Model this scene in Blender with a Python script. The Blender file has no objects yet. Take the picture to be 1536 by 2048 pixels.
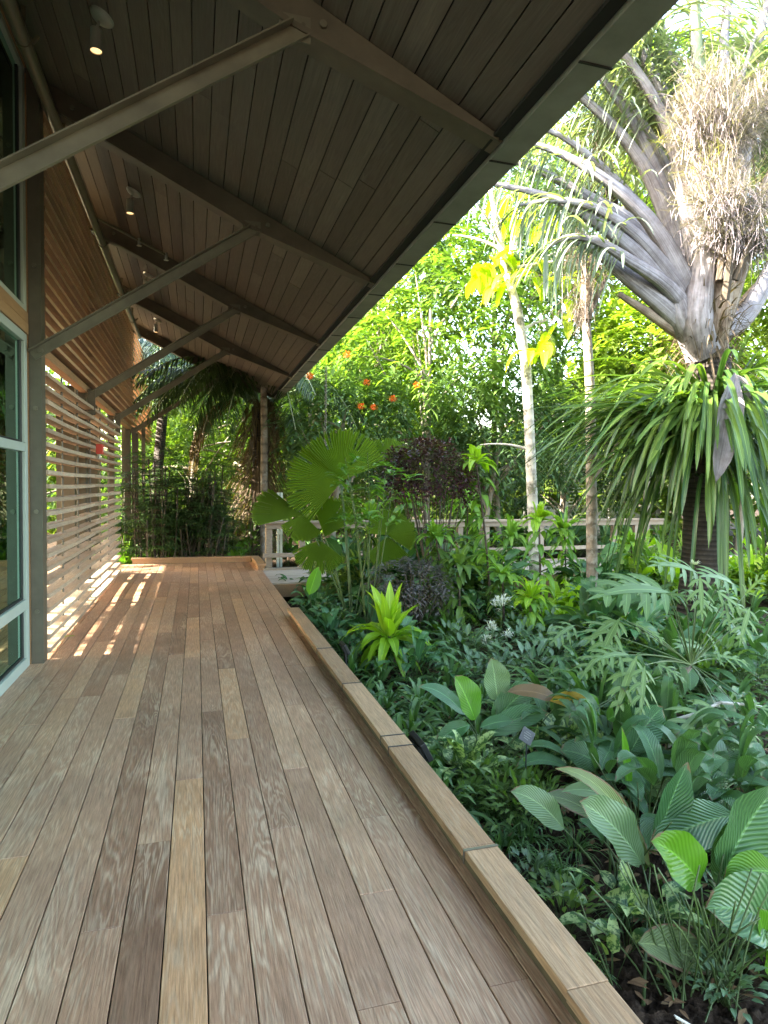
import bpy, math, random
import numpy as np
from mathutils import Vector, Matrix
PI = math.pi
R = math.radians
random.seed(7)
rng = np.random.default_rng(11)
sc = bpy.context.scene
col = sc.collection

# ------------------------------------------------------------------ camera
CAM_H = 1.55
F_PX = 1279.06
YAW, PITCH, ROLL = R(16.363), R(-2.2814), R(0.7386)
_F = Vector((math.sin(YAW) * math.cos(PITCH), math.cos(YAW) * math.cos(PITCH), math.sin(PITCH)))
_R = _F.cross(Vector((0, 0, 1))).normalized()
_U = _R.cross(_F)
_R2 = _R * math.cos(ROLL) + _U * math.sin(ROLL)
_U2 = -_R * math.sin(ROLL) + _U * math.cos(ROLL)
cam_d = bpy.data.cameras.new('camera')
cam = bpy.data.objects.new('camera', cam_d)
col.objects.link(cam)
m = Matrix((_R2, _U2, -_F)).transposed().to_4x4()
m.translation = (0, 0, CAM_H)
cam.matrix_world = m
cam_d.sensor_fit = 'HORIZONTAL'
cam_d.sensor_width = 36
cam_d.lens = F_PX / 1536 * 36
cam_d.clip_start = 0.05
cam_d.clip_end = 500
sc.camera = cam

# ------------------------------------------------------------------ world, sun, exposure
SUN_EL, SUN_AZ = R(25.5), R(-88)       # azimuth measured from +Y towards +X: light comes from the left, a little behind
w = bpy.data.worlds.new('World')
sc.world = w
w.use_nodes = True
nt = w.node_tree
bg = nt.nodes['Background']
sky = nt.nodes.new('ShaderNodeTexSky')
sky.sky_type = 'NISHITA'
sky.sun_disc = False
sky.sun_elevation = SUN_EL
sky.sun_rotation = SUN_AZ
sky.dust_density = 2.5
sky.air_density = 1.2
nt.links.new(sky.outputs[0], bg.inputs[0])
bg.inputs[1].default_value = 0.15
sd = bpy.data.lights.new('sun', 'SUN')
sd.energy = 5.0
sd.angle = R(0.5)
sd.color = (1.0, 0.95, 0.86)
so = bpy.data.objects.new('sun', sd)
col.objects.link(so)
tosun = Vector((math.sin(SUN_AZ) * math.cos(SUN_EL), math.cos(SUN_AZ) * math.cos(SUN_EL), math.sin(SUN_EL)))
so.rotation_euler = tosun.to_track_quat('Z', 'Y').to_euler()
so.location = (-20, 0, 20)
sc.view_settings.view_transform = 'Standard'
sc.view_settings.look = 'None'
sc.view_settings.exposure = 3.8
try:
    sc.view_settings.use_white_balance = True
    sc.view_settings.white_balance_temperature = 7100
    sc.view_settings.white_balance_tint = 10
except Exception:
    pass
sc.view_settings.gamma = 1
try:
    sc.cycles.use_denoising = True
    sc.cycles.max_bounces = 8
    sc.cycles.diffuse_bounces = 5
    sc.cycles.transparent_max_bounces = 12
    sc.cycles.sample_clamp_indirect = 8
except Exception:
    pass

# ------------------------------------------------------------------ helpers
def ray(px, py):
    return _F * F_PX + _R2 * (px - 768) - _U2 * (py - 1024)
def at(px, py, X=None, Y=None, Z=None, D=None):
    d = ray(px, py)
    if X is not None: t = X / d.x
    elif Y is not None: t = Y / d.y
    elif Z is not None: t = (Z - CAM_H) / d.z
    else: t = D / d.length
    return Vector((0, 0, CAM_H)) + d * t
def tag(o, label=None, cat=None, group=None, kind=None):
    if label: o['label'] = label
    if cat: o['category'] = cat
    if group: o['group'] = group
    if kind: o['kind'] = kind
    return o
def empty(name, loc, label=None, cat=None, group=None):
    o = bpy.data.objects.new(name, None)
    o.empty_display_size = 0.1
    o.location = loc
    col.objects.link(o)
    return tag(o, label, cat, group)

class MB:
    def __init__(s):
        s.V = []; s.F = []; s.UV = []; s.A = []; s.n = 0
    def add(s, V, F, UV=None, A=None):
        V = np.asarray(V, float).reshape(-1, 3); F = np.asarray(F, int)
        s.V.append(V); s.F.append(F + s.n)
        s.UV.append(np.zeros((len(V), 2)) if UV is None else np.asarray(UV, float))
        s.A.append(np.full(len(V), 0.5) if A is None else (np.full(len(V), float(A)) if np.isscalar(A) else np.asarray(A, float)))
        s.n += len(V)
    def build(s, name, mat, parent=None, smooth=False, bevel=0):
        V = np.concatenate(s.V); UV = np.concatenate(s.UV); A = np.concatenate(s.A)
        if parent is not None:
            V = V - np.array(parent.matrix_world.translation if parent.parent else parent.location)
            if parent.parent is not None: V = V
        F = np.concatenate(s.F)
        me = bpy.data.meshes.new(name)
        me.vertices.add(len(V)); me.vertices.foreach_set('co', V.astype(np.float32).ravel())
        me.loops.add(F.size); me.loops.foreach_set('vertex_index', F.astype(np.int32).ravel())
        me.polygons.add(len(F)); me.polygons.foreach_set('loop_start', np.arange(0, F.size, 4, dtype=np.int32))
        try: me.polygons.foreach_set('loop_total', np.full(len(F), 4, dtype=np.int32))
        except Exception: pass
        uvl = me.uv_layers.new(name='UVMap'); uvl.data.foreach_set('uv', UV[F.ravel()].astype(np.float32).ravel())
        at_ = me.attributes.new('var', 'FLOAT', 'POINT'); at_.data.foreach_set('value', A.astype(np.float32))
        me.update(calc_edges=True)
        me.polygons.foreach_set('use_smooth', np.full(len(F), bool(smooth)))
        me.validate()
        me.materials.append(mat)
        o = bpy.data.objects.new(name, me)
        col.objects.link(o)
        if parent is not None: o.parent = parent
        if bevel:
            b = o.modifiers.new('bevel', 'BEVEL'); b.width = bevel; b.segments = 2; b.limit_method = 'ANGLE'
        return o
    # boxes: quads
    def box(s, c, size, rot=None, A=0.5):
        x, y, z = [k / 2 for k in size]
        v = np.array([(-x, -y, -z), (x, -y, -z), (x, y, -z), (-x, y, -z), (-x, -y, z), (x, -y, z), (x, y, z), (-x, y, z)])
        if rot is not None:
            Rm = np.array(rot) if not isinstance(rot, Matrix) else np.array(rot.to_3x3())
            v = v @ Rm.T
        s.add(v + np.array(c), [(0, 3, 2, 1), (4, 5, 6, 7), (0, 1, 5, 4), (1, 2, 6, 5), (2, 3, 7, 6), (3, 0, 4, 7)], A=A)
    def bx(s, x0, x1, y0, y1, z0, z1, A=0.5):
        s.box(((x0 + x1) / 2, (y0 + y1) / 2, (z0 + z1) / 2), (x1 - x0, y1 - y0, z1 - z0), A=A)
    def bar(s, a, b, wd, ht, up=(0, 0, 1), A=0.5):
        a = Vector(a); b = Vector(b); d = (b - a); L = d.length; d.normalize()
        sd_ = d.cross(Vector(up)).normalized(); u = sd_.cross(d)
        rot = Matrix((sd_, d, u)).transposed()
        s.box((a + b) / 2, (wd, L, ht), rot, A)
    def extr(s, prof, a, b, up=(0, 0, 1), A=0.5):
        """convex-ish profile (list of (side,up)) swept from a to b, closed with quads; profile must have 4 points"""
        a = Vector(a); b = Vector(b); d = (b - a).normalized()
        sd_ = d.cross(Vector(up)).normalized(); u = sd_.cross(d)
        v = [p + sd_ * x + u * y for p in (a, b) for x, y in prof]
        s.add([tuple(q) for q in v], [(0, 1, 2, 3), (7, 6, 5, 4), (0, 4, 5, 1), (1, 5, 6, 2), (2, 6, 7, 3), (3, 7, 4, 0)], A=A)
    def tube(s, pts, rad, sides=6, A=0.5, cap=True):
        P = np.array([tuple(p) for p in pts], float); n = len(P)
        rad = np.full(n, rad) if np.isscalar(rad) else np.array(rad, float)
        T = np.gradient(P, axis=0); T /= np.linalg.norm(T, axis=1)[:, None] + 1e-9
        ref = np.array([0, 0, 1.0]) if abs(T[0][2]) < 0.9 else np.array([1.0, 0, 0])
        S = np.cross(T, ref); S /= np.linalg.norm(S, axis=1)[:, None] + 1e-9
        B = np.cross(S, T)
        an = np.linspace(0, 2 * PI, sides, endpoint=False)
        V = P[:, None, :] + rad[:, None, None] * (np.cos(an)[None, :, None] * S[:, None, :] + np.sin(an)[None, :, None] * B[:, None, :])
        i = np.arange(n - 1)[:, None]; j = np.arange(sides)[None, :]; j2 = (j + 1) % sides
        F = np.stack([i * sides + j, i * sides + j2, (i + 1) * sides + j2, (i + 1) * sides + j], -1).reshape(-1, 4)
        L = np.concatenate([[0], np.cumsum(np.linalg.norm(np.diff(P, axis=0), axis=1))])
        UV = np.stack([np.broadcast_to(an / (2 * PI), (n, sides)), np.broadcast_to(L[:, None], (n, sides))], -1).reshape(-1, 2)
        s.add(V.reshape(-1, 3), F, UV, A)
        if cap:
            for e in (0, n - 1):
                base = e * sides
                q = [(base + k, base + k + 1, base + sides - 2 - k, base + sides - 1 - k) for k in range(sides // 2 - 1)]
                if q:
                    s.F.append(np.array(q) + (s.n - len(V.reshape(-1, 3))))
    def cyl(s, a, b, r, sides=10, A=0.5): s.tube([a, b], r, sides, A)

PROF = {
    'lance': lambda t: np.sin(PI * np.clip(t, 0, 1) ** 0.75) ** 0.8,
    'ovate': lambda t: np.sin(PI * np.clip(t, 0, 1) ** 0.62) ** 0.75,
    'ellip': lambda t: np.sin(PI * np.clip(t, 0, 1) ** 0.9) ** 0.7,
    'strap': lambda t: np.minimum(1, 0.45 + t * 3) * np.sqrt(np.clip(1 - t ** 7, 0, 1)),
    'grass': lambda t: (1 - t) ** 0.6,
    'paddle': lambda t: np.clip(np.sin(PI * np.clip(t, 0, 1) ** 0.8), 0, 1) ** 0.55,
    'twig': lambda t: 1 - 0.6 * t,
}
def unit(a): return a / (np.linalg.norm(a, axis=-1, keepdims=True) + 1e-9)
def leaves(mb, P, D, L, W, prof='lance', ns=5, nc=3, droop=0.5, fold=0.25, roll=0.0, wave=0.0, up=None, jit=0.15, A=None):
    P = np.atleast_2d(np.array([tuple(p) for p in P], float)); D = unit(np.atleast_2d(np.array([tuple(p) for p in D], float)))
    n = len(P)
    L = np.broadcast_to(np.asarray(L, float), (n,)); W = np.broadcast_to(np.asarray(W, float), (n,))
    droop = np.broadcast_to(np.asarray(droop, float), (n,)); roll = np.broadcast_to(np.asarray(roll, float), (n,))
    U = np.tile([0, 0, 1.0], (n, 1)) if up is None else np.broadcast_to(np.asarray(up, float), (n, 3))
    U = U + rng.normal(0, jit, (n, 3)) + 1e-3
    S = unit(np.cross(D, U)); N0 = np.cross(S, D)
    S = S * np.cos(roll)[:, None] + N0 * np.sin(roll)[:, None]
    t = np.linspace(0, 1, ns + 1)
    Dk = unit(D[:, None, :] + np.array([0, 0, -1.0])[None, None, :] * (droop[:, None] * (t[None, :] ** 1.2))[:, :, None] * 1.6)
    step = Dk[:, :-1] * (L[:, None] / ns)[:, :, None]
    C = np.concatenate([np.zeros((n, 1, 3)), np.cumsum(step, 1)], 1) + P[:, None, :]
    Sk = S[:, None, :] - Dk * (np.sum(S[:, None, :] * Dk, -1, keepdims=True)); Sk = unit(Sk)
    N = np.cross(Sk, Dk)
    wd = PROF[prof](t); wd = np.maximum(wd, 0.02)
    c = np.linspace(-1, 1, nc)
    hw = (W[:, None] / 2 * wd[None, :])[:, :, None]
    V = C[:, :, None, :] + Sk[:, :, None, :] * (hw * c[None, None, :] * math.cos(fold))[..., None] \
        + N[:, :, None, :] * (hw * np.abs(c)[None, None, :] * math.sin(fold))[..., None]
    if wave:
        ph = rng.uniform(0, 6.28, (n, 1, 1))
        wv = wave * W[:, None, None] * np.sin(t[None, :, None] * 14 + ph + c[None, None, :] * 1.3) * np.abs(c)[None, None, :]
        V = V + N[:, :, None, :] * wv[..., None]
    i = np.arange(ns)[:, None]; j = np.arange(nc - 1)[None, :]
    F1 = np.stack([i * nc + j, i * nc + j + 1, (i + 1) * nc + j + 1, (i + 1) * nc + j], -1).reshape(-1, 4)
    m_ = (ns + 1) * nc
    F = (F1[None] + (np.arange(n) * m_)[:, None, None]).reshape(-1, 4)
    uv = np.stack([np.broadcast_to((c[None, :] + 1) / 2, (ns + 1, nc)), np.broadcast_to(t[:, None], (ns + 1, nc))], -1).reshape(-1, 2)
    if A is None: A = rng.uniform(0, 1, n)
    A = np.repeat(np.broadcast_to(np.asarray(A, float), (n,)), m_)
    mb.add(V.reshape(-1, 3), F, np.tile(uv, (n, 1)), A)
    return C
def sph(n, zmin=-1, zmax=1):
    z = rng.uniform(zmin, zmax, n); a = rng.uniform(0, 2 * PI, n); r = np.sqrt(1 - z * z)
    return np.stack([r * np.cos(a), r * np.sin(a), z], -1)
def bez(p0, p1, p2, n=8):
    p0, p1, p2 = [np.array(tuple(p), float) for p in (p0, p1, p2)]
    t = np.linspace(0, 1, n)[:, None]
    return (1 - t) ** 2 * p0 + 2 * t * (1 - t) * p1 + t ** 2 * p2

# ------------------------------------------------------------------ materials
def newmat(name):
    m_ = bpy.data.materials.new(name); m_.use_nodes = True
    n = m_.node_tree.nodes; l = m_.node_tree.links
    return m_, n, l, n['Principled BSDF']
def ramp(n, stops):
    r = n.new('ShaderNodeValToRGB'); e = r.color_ramp.elements
    while len(e) < len(stops): e.new(0.5)
    for k, (p, c) in enumerate(stops):
        e[k].position = p; e[k].color = (*c, 1)
    return r
def mixc(n, l, a, b, fac, mode='MIX'):
    x = n.new('ShaderNodeMix'); x.data_type = 'RGBA'; x.blend_type = mode
    for s_, v in ((x.inputs[6], a), (x.inputs[7], b), (x.inputs[0], fac)):
        if hasattr(v, 'links'): l.new(v, s_)
        elif isinstance(v, (int, float)): s_.default_value = v
        else: s_.default_value = (*v, 1)
    return x.outputs[2]
def mth(n, l, op, a, b=None, c=None):
    x = n.new('ShaderNodeMath'); x.operation = op
    for k, v in enumerate((a, b, c)):
        if v is None: continue
        if hasattr(v, 'links'): l.new(v, x.inputs[k])
        else: x.inputs[k].default_value = v
    return x.outputs[0]
def noise(n, l, vec, scale, detail=3, rough=0.55, dist=0.0):
    x = n.new('ShaderNodeTexNoise'); x.inputs['Scale'].default_value = scale; x.inputs['Detail'].default_value = detail
    x.inputs['Roughness'].default_value = rough; x.inputs['Distortion'].default_value = dist
    if vec is not None: l.new(vec, x.inputs['Vector'])
    return x.outputs[0]
def mapping(n, l, vec, scale=(1, 1, 1), loc=None):
    x = n.new('ShaderNodeMapping'); x.inputs['Scale'].default_value = scale; l.new(vec, x.inputs['Vector'])
    if loc is not None: l.new(loc, x.inputs['Location'])
    return x.outputs[0]
def attr(n, name='var'):
    x = n.new('ShaderNodeAttribute'); x.attribute_name = name; return x.outputs['Fac']
def bump(n, l, h, strength, dist, bsdf):
    b = n.new('ShaderNodeBump'); b.inputs['Strength'].default_value = strength; b.inputs['Distance'].default_value = dist
    l.new(h, b.inputs['Height']); l.new(b.outputs[0], bsdf.inputs['Normal'])

def leafmat(name, c1, c2, rough=0.4, trans=0.3, rib=0.0, ribk=22, blotch=None, midrib=0.35, edge=None, glow=1.6):
    m_, n, l, b = newmat(name)
    v = attr(n)
    tc = n.new('ShaderNodeTexCoord')
    base = mixc(n, l, c1, c2, v)
    nz = noise(n, l, tc.outputs['Object'], 3.0, 3)
    base = mixc(n, l, base, tuple(x * 0.55 for x in c1), mth(n, l, 'MULTIPLY', nz, 0.6))
    sx = n.new('ShaderNodeSeparateXYZ'); l.new(tc.outputs['UV'], sx.inputs[0])
    au = mth(n, l, 'ABSOLUTE', mth(n, l, 'SUBTRACT', sx.outputs[0], 0.5))
    if blotch:
        bn = noise(n, l, tc.outputs['Object'], blotch[1], 4, 0.7)
        r = ramp(n, [(blotch[2], (0, 0, 0)), (blotch[2] + 0.08, (1, 1, 1))]); l.new(bn, r.inputs[0])
        base = mixc(n, l, base, blotch[0], r.outputs[0])
    if rib:
        ph = mth(n, l, 'SUBTRACT', mth(n, l, 'MULTIPLY', sx.outputs[1], ribk * 6.28), mth(n, l, 'MULTIPLY', au, ribk * 5.0))
        sn = mth(n, l, 'SINE', ph)
        f = mth(n, l, 'MULTIPLY_ADD', sn, 0.5, 0.5)
        base = mixc(n, l, base, tuple(min(1, x * 1.9 + 0.01) for x in c2), mth(n, l, 'MULTIPLY', mth(n, l, 'POWER', f, 3.0), rib * 0.4))
        bump(n, l, f, 0.5 * min(1, rib * 1.5), 0.01, b)
    if rib:
        wn = noise(n, l, tc.outputs['Object'], 16, 5, 0.75); wr = ramp(n, [(0.60, (0, 0, 0)), (0.70, (1, 1, 1))]); l.new(wn, wr.inputs[0])
        base = mixc(n, l, base, tuple(0.5 * x + 0.06 for x in c2), mth(n, l, 'MULTIPLY', wr.outputs[0], 0.45))
        tipb = mth(n, l, 'GREATER_THAN', mth(n, l, 'ADD', sx.outputs[1], mth(n, l, 'MULTIPLY', mth(n, l, 'ADD', wn, au), 0.35)), 1.235)
        base = mixc(n, l, base, (0.16, 0.11, 0.06), tipb)
    if midrib:
        mr = mth(n, l, 'LESS_THAN', au, 0.022)
        base = mixc(n, l, base, tuple(min(1, x * 2.2 + 0.02) for x in c2), mth(n, l, 'MULTIPLY', mr, midrib))
    if edge:
        en = noise(n, l, tc.outputs['Object'], 9, 3)
        e_ = mth(n, l, 'GREATER_THAN', mth(n, l, 'ADD', mth(n, l, 'MULTIPLY', au, 2.0), mth(n, l, 'MULTIPLY', en, 0.45)), 1.08)
        base = mixc(n, l, base, edge, e_)
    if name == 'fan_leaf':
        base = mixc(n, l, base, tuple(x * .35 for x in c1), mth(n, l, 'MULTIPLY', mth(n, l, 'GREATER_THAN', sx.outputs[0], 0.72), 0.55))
    l.new(base, b.inputs['Base Color'])
    b.inputs['Roughness'].default_value = rough
    b.inputs['Specular IOR Level'].default_value = 0.3
    tr = n.new('ShaderNodeBsdfTranslucent')
    tcol = mixc(n, l, base, (1.15 * glow, 1.25 * glow, 0.35 * glow), 1.0, 'MULTIPLY')
    l.new(tcol, tr.inputs[0])
    mx = n.new('ShaderNodeMixShader'); mx.inputs[0].default_value = trans
    l.new(b.outputs[0], mx.inputs[1]); l.new(tr.outputs[0], mx.inputs[2])
    l.new(mx.outputs[0], n['Material Output'].inputs[0])
    return m_
def simple(name, c, rough=0.5, metal=0.0, nscale=0, namt=0.3, c2=None, bumpd=0.0, aniso=(1, 1, 1), detail=4):
    m_, n, l, b = newmat(name)
    b.inputs['Roughness'].default_value = rough; b.inputs['Metallic'].default_value = metal
    if nscale:
        tc = n.new('ShaderNodeTexCoord')
        nz = noise(n, l, mapping(n, l, tc.outputs['Object'], aniso), nscale, detail, 0.6)
        r = ramp(n, [(0.3, tuple(x * (1 - namt) for x in c)), (0.7, c2 or tuple(min(1, x * (1 + namt)) for x in c))])
        l.new(nz, r.inputs[0]); l.new(r.outputs[0], b.inputs['Base Color'])
        if bumpd: bump(n, l, nz, 0.6, bumpd, b)
    else: b.inputs['Base Color'].default_value = (*c, 1)
    return m_

def woodmat(name, stops, rough=0.5, axis='Y', fig=1.0, grain=0.35, light=(0.5, 0.43, 0.36), nsc=1.0, lightamt=0.5):
    """boards: tone per board from attribute var, long grain along axis, curly figure, pale weathered streaks"""
    m_, n, l, b = newmat(name)
    v = attr(n)
    tc = n.new('ShaderNodeTexCoord')
    off = n.new('ShaderNodeCombineXYZ')
    l.new(mth(n, l, 'MULTIPLY', v, 731.0), off.inputs[0]); l.new(mth(n, l, 'MULTIPLY', v, 397.0), off.inputs[1])
    vec = n.new('ShaderNodeVectorMath'); vec.operation = 'ADD'
    l.new(tc.outputs['Object'], vec.inputs[0]); l.new(off.outputs[0], vec.inputs[1])
    sc_ = {'Y': (1, 0.045, 1), 'X': (0.045, 1, 1), 'Z': (1, 1, 0.045)}[axis]
    sc2 = {'Y': (1, 0.35, 1), 'X': (0.35, 1, 1), 'Z': (1, 1, 0.35)}[axis]
    tone = ramp(n, stops); tone.color_ramp.interpolation = 'LINEAR'; l.new(v, tone.inputs[0])
    base = tone.outputs[0]
    # figure: banded distorted rings
    sc3 = {'Y': (1, 0.085, 1), 'X': (0.085, 1, 1), 'Z': (1, 1, 0.085)}[axis]
    warp = noise(n, l, mapping(n, l, vec.outputs[0], sc3), 7.5 * nsc, 4, 0.5, 0.9)
    ring = mth(n, l, 'SINE', mth(n, l, 'MULTIPLY', warp, 105.0))
    rf = mth(n, l, 'POWER', mth(n, l, 'MULTIPLY_ADD', ring, 0.5, 0.5), 1.6)
    mask = noise(n, l, mapping(n, l, vec.outputs[0], sc2), 3.2 * nsc, 4, 0.65)
    mr = ramp(n, [(0.40, (0.12, 0.12, 0.12)), (0.62, (1, 1, 1))]); l.new(mask, mr.inputs[0])
    base = mixc(n, l, base, light, mth(n, l, 'MULTIPLY', mth(n, l, 'MULTIPLY', rf, mr.outputs[0]), lightamt * fig))
    fine = noise(n, l, mapping(n, l, vec.outputs[0], sc_), 150.0 * nsc, 4, 0.75)
    fr = ramp(n, [(0.3, (1 - grain,) * 3), (0.7, (1 + grain * 0.4,) * 3)]); l.new(fine, fr.inputs[0])
    base = mixc(n, l, base, fr.outputs[0], 1.0, 'MULTIPLY')
    big = noise(n, l, tc.outputs['Object'], 1.3, 3, 0.6)
    br = ramp(n, [(0.3, (0.82, 0.82, 0.84)), (0.7, (1.12, 1.1, 1.06))]); l.new(big, br.inputs[0])
    base = mixc(n, l, base, br.outputs[0], 1.0, 'MULTIPLY')
    speck = noise(n, l, tc.outputs['Object'], 160, 2, 0.5)
    sr = ramp(n, [(0.68, (1, 1, 1)), (0.76, (0.55, 0.5, 0.45))]); l.new(speck, sr.inputs[0])
    base = mixc(n, l, base, sr.outputs[0], 0.6, 'MULTIPLY')
    l.new(base, b.inputs['Base Color'])
    b.inputs['Specular IOR Level'].default_value = 0.4
    rr = mth(n, l, 'MULTIPLY_ADD', big, 0.25, rough - 0.12); l.new(rr, b.inputs['Roughness'])
    bump(n, l, fine, 0.25, 0.003, b)
    return m_

M = {}
M['deck'] = woodmat('deck_hardwood', [(0.0, (0.235, 0.125, 0.077)), (0.25, (0.36, 0.20, 0.125)), (0.45, (0.45, 0.265, 0.17)), (0.6, (0.40, 0.225, 0.14)), (0.8, (0.50, 0.295, 0.18)), (1.0, (0.56, 0.30, 0.15))], rough=0.42, light=(0.70, 0.54, 0.38), lightamt=0.5, grain=0.5)
M['kerb'] = woodmat('kerb_timber', [(0.0, (0.33, 0.19, 0.10)), (1.0, (0.44, 0.27, 0.15))], rough=0.6, light=(0.42, 0.33, 0.22), fig=0.6, grain=0.5)
M['ceil'] = woodmat('ceiling_stain', [(0.0, (0.095, 0.075, 0.058)), (0.5, (0.12, 0.096, 0.075)), (1.0, (0.145, 0.118, 0.093))], rough=0.6, light=(0.19, 0.17, 0.14), fig=0.5, grain=0.25, nsc=0.6)
M['slat'] = woodmat('slat_wood', [(0.0, (0.36, 0.26, 0.18)), (1.0, (0.54, 0.42, 0.30))], rough=0.65, light=(0.42, 0.33, 0.24), fig=0.5, grain=0.45)
M['red_slat'] = woodmat('slat_red_wood', [(0.0, (0.25, 0.135, 0.07)), (.6, (0.42, 0.25, 0.135)), (1.0, (0.70, 0.50, 0.31))], rough=0.6, light=(0.38, 0.25, 0.15), fig=0.6, grain=0.45)
M['rail'] = woodmat('rail_timber', [(0.0, (0.24, 0.19, 0.14)), (1.0, (0.36, 0.29, 0.22))], rough=0.7, light=(0.45, 0.38, 0.3), fig=0.4, grain=0.4, axis='X')
M['walk'] = woodmat('walk_boards', [(0.0, (0.30, 0.27, 0.24)), (1.0, (0.42, 0.38, 0.34))], rough=0.6, light=(0.5, 0.46, 0.42), fig=0.4, axis='X')
M['door_wood'] = woodmat('door_wood', [(0.0, (0.30, 0.17, 0.08)), (1.0, (0.36, 0.22, 0.11))], rough=0.5, light=(0.45, 0.3, 0.16), fig=0.5)
M['steel'] = simple('brown_painted_steel', (0.085, 0.072, 0.05), 0.5, nscale=9, namt=0.14)
M['rafter'] = simple('rafter_paint', (0.085, 0.068, 0.046), 0.55, nscale=4, namt=0.3, detail=9)
M['brace'] = simple('brace_paint', (0.125, 0.11, 0.075), 0.45, nscale=5, namt=0.28, detail=9)
M['pipe'] = simple('pipe_paint', (0.14, 0.125, 0.08), 0.35, nscale=10, namt=0.15)
M['fascia'] = simple('fascia_metal', (0.21, 0.215, 0.18), 0.5, nscale=5, namt=0.18)
M['dark'] = simple('shadow_gap', (0.012, 0.011, 0.009), 0.8)
M['alu'] = simple('pale_green_frame', (0.33, 0.38, 0.33), 0.4, nscale=4, namt=0.06)
M['seal'] = simple('rubber_seal', (0.01, 0.012, 0.012), 0.5)
M['lampmetal'] = simple('lamp_grey', (0.30, 0.30, 0.26), 0.35, metal=0.3, nscale=12, namt=0.1)
M['red'] = simple('alarm_red', (0.48, 0.035, 0.02), 0.4)
M['white'] = simple('off_white', (0.55, 0.52, 0.45), 0.5)
M['pvc'] = simple('pale_post', (0.42, 0.48, 0.42), 0.5, nscale=4, namt=0.1)
M['soil'] = simple('dark_soil', (0.030, 0.019, 0.012), 1.0, nscale=22, namt=0.75, bumpd=0.06, detail=10, c2=(0.085, 0.058, 0.04))
M['riser'] = simple('overhang_shade_riser', (0.10, 0.072, 0.036), 0.8, nscale=6, namt=0.4)  # darkened olive: shade under the cap overhang painted into the colour
M['soil'].node_tree.nodes['Principled BSDF'].inputs['Specular IOR Level'].default_value = 0.1
M['litter'] = leafmat('dead_leaf', (0.14, 0.075, 0.035), (0.22, 0.14, 0.07), 0.8, 0.1)
M['iron'] = simple('black_plastic', (0.012, 0.012, 0.013), 0.45)
M['chain'] = simple('chain_steel', (0.16, 0.15, 0.13), 0.4, metal=0.7)
M['strap'] = simple('strap', (0.03, 0.032, 0.035), 0.4)
M['sign'] = simple('sign_black', (0.02, 0.022, 0.022), 0.5)
M['signtext'] = simple('sign_etching', (0.12, 0.12, 0.11), 0.5)
M['shelter'] = simple('shelter_paint', (0.32, 0.31, 0.30), 0.6)
def lampglow():
    m_, n, l, b = newmat('warm_lamp_face')
    b.inputs['Base Color'].default_value = (0.9, 0.8, 0.6, 1)
    b.inputs['Emission Color'].default_value = (1.0, 0.62, 0.28, 1); b.inputs['Emission Strength'].default_value = 0.14
    return m_
M['glow'] = lampglow()
def glassmat(name, tint, refl):
    m_, n, l, b = newmat(name)
    tr = n.new('ShaderNodeBsdfTransparent'); tr.inputs[0].default_value = (*tint, 1)
    gl = n.new('ShaderNodeBsdfGlossy'); gl.inputs[0].default_value = (0.62, 0.98, 0.84, 1); gl.inputs['Roughness'].default_value = 0.015
    fr = n.new('ShaderNodeFresnel'); fr.inputs[0].default_value = 1.7
    f = mth(n, l, 'MULTIPLY_ADD', fr.outputs[0], 0.9, refl)
    mx = n.new('ShaderNodeMixShader'); l.new(f, mx.inputs[0]); l.new(tr.outputs[0], mx.inputs[1]); l.new(gl.outputs[0], mx.inputs[2])
    l.new(mx.outputs[0], n['Material Output'].inputs[0])
    return m_
M['glass'] = glassmat('green_glass', (0.50, 0.70, 0.62), 0.36)
def barkmat(name, c, c2, ring=0.0, ringk=25, rough=0.85, nscale=14, blot=None):
    m_, n, l, b = newmat(name)
    tc = n.new('ShaderNodeTexCoord')
    nz = noise(n, l, mapping(n, l, tc.outputs['Object'], (1, 1, 0.5)), nscale, 5, 0.65)
    r = ramp(n, [(0.3, c), (0.7, c2)]); l.new(nz, r.inputs[0]); base = r.outputs[0]
    if ring:
        sx = n.new('ShaderNodeSeparateXYZ'); l.new(tc.outputs['Object'], sx.inputs[0])
        ph = mth(n, l, 'ADD', mth(n, l, 'MULTIPLY', sx.outputs[2], ringk * 6.28), mth(n, l, 'MULTIPLY', nz, 3.0))
        f = mth(n, l, 'MULTIPLY_ADD', mth(n, l, 'SINE', ph), 0.5, 0.5)
        base = mixc(n, l, base, tuple(x * 0.25 for x in c), mth(n, l, 'MULTIPLY', mth(n, l, 'POWER', f, 4), ring))
        bump(n, l, f, 0.6, 0.02, b)
    else: bump(n, l, nz, 0.5, 0.01, b)
    if blot:
        bn = noise(n, l, tc.outputs['Object'], 4, 4, 0.7)
        br = ramp(n, [(0.52, (0, 0, 0)), (0.6, (1, 1, 1))]); l.new(bn, br.inputs[0])
        base = mixc(n, l, base, blot, br.outputs[0])
    l.new(base, b.inputs['Base Color']); b.inputs['Roughness'].default_value = rough
    return m_
M['palm_trunk'] = barkmat('dark_palm_trunk', (0.022, 0.017, 0.013), (0.06, 0.048, 0.038), 0.7, 16)
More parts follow.
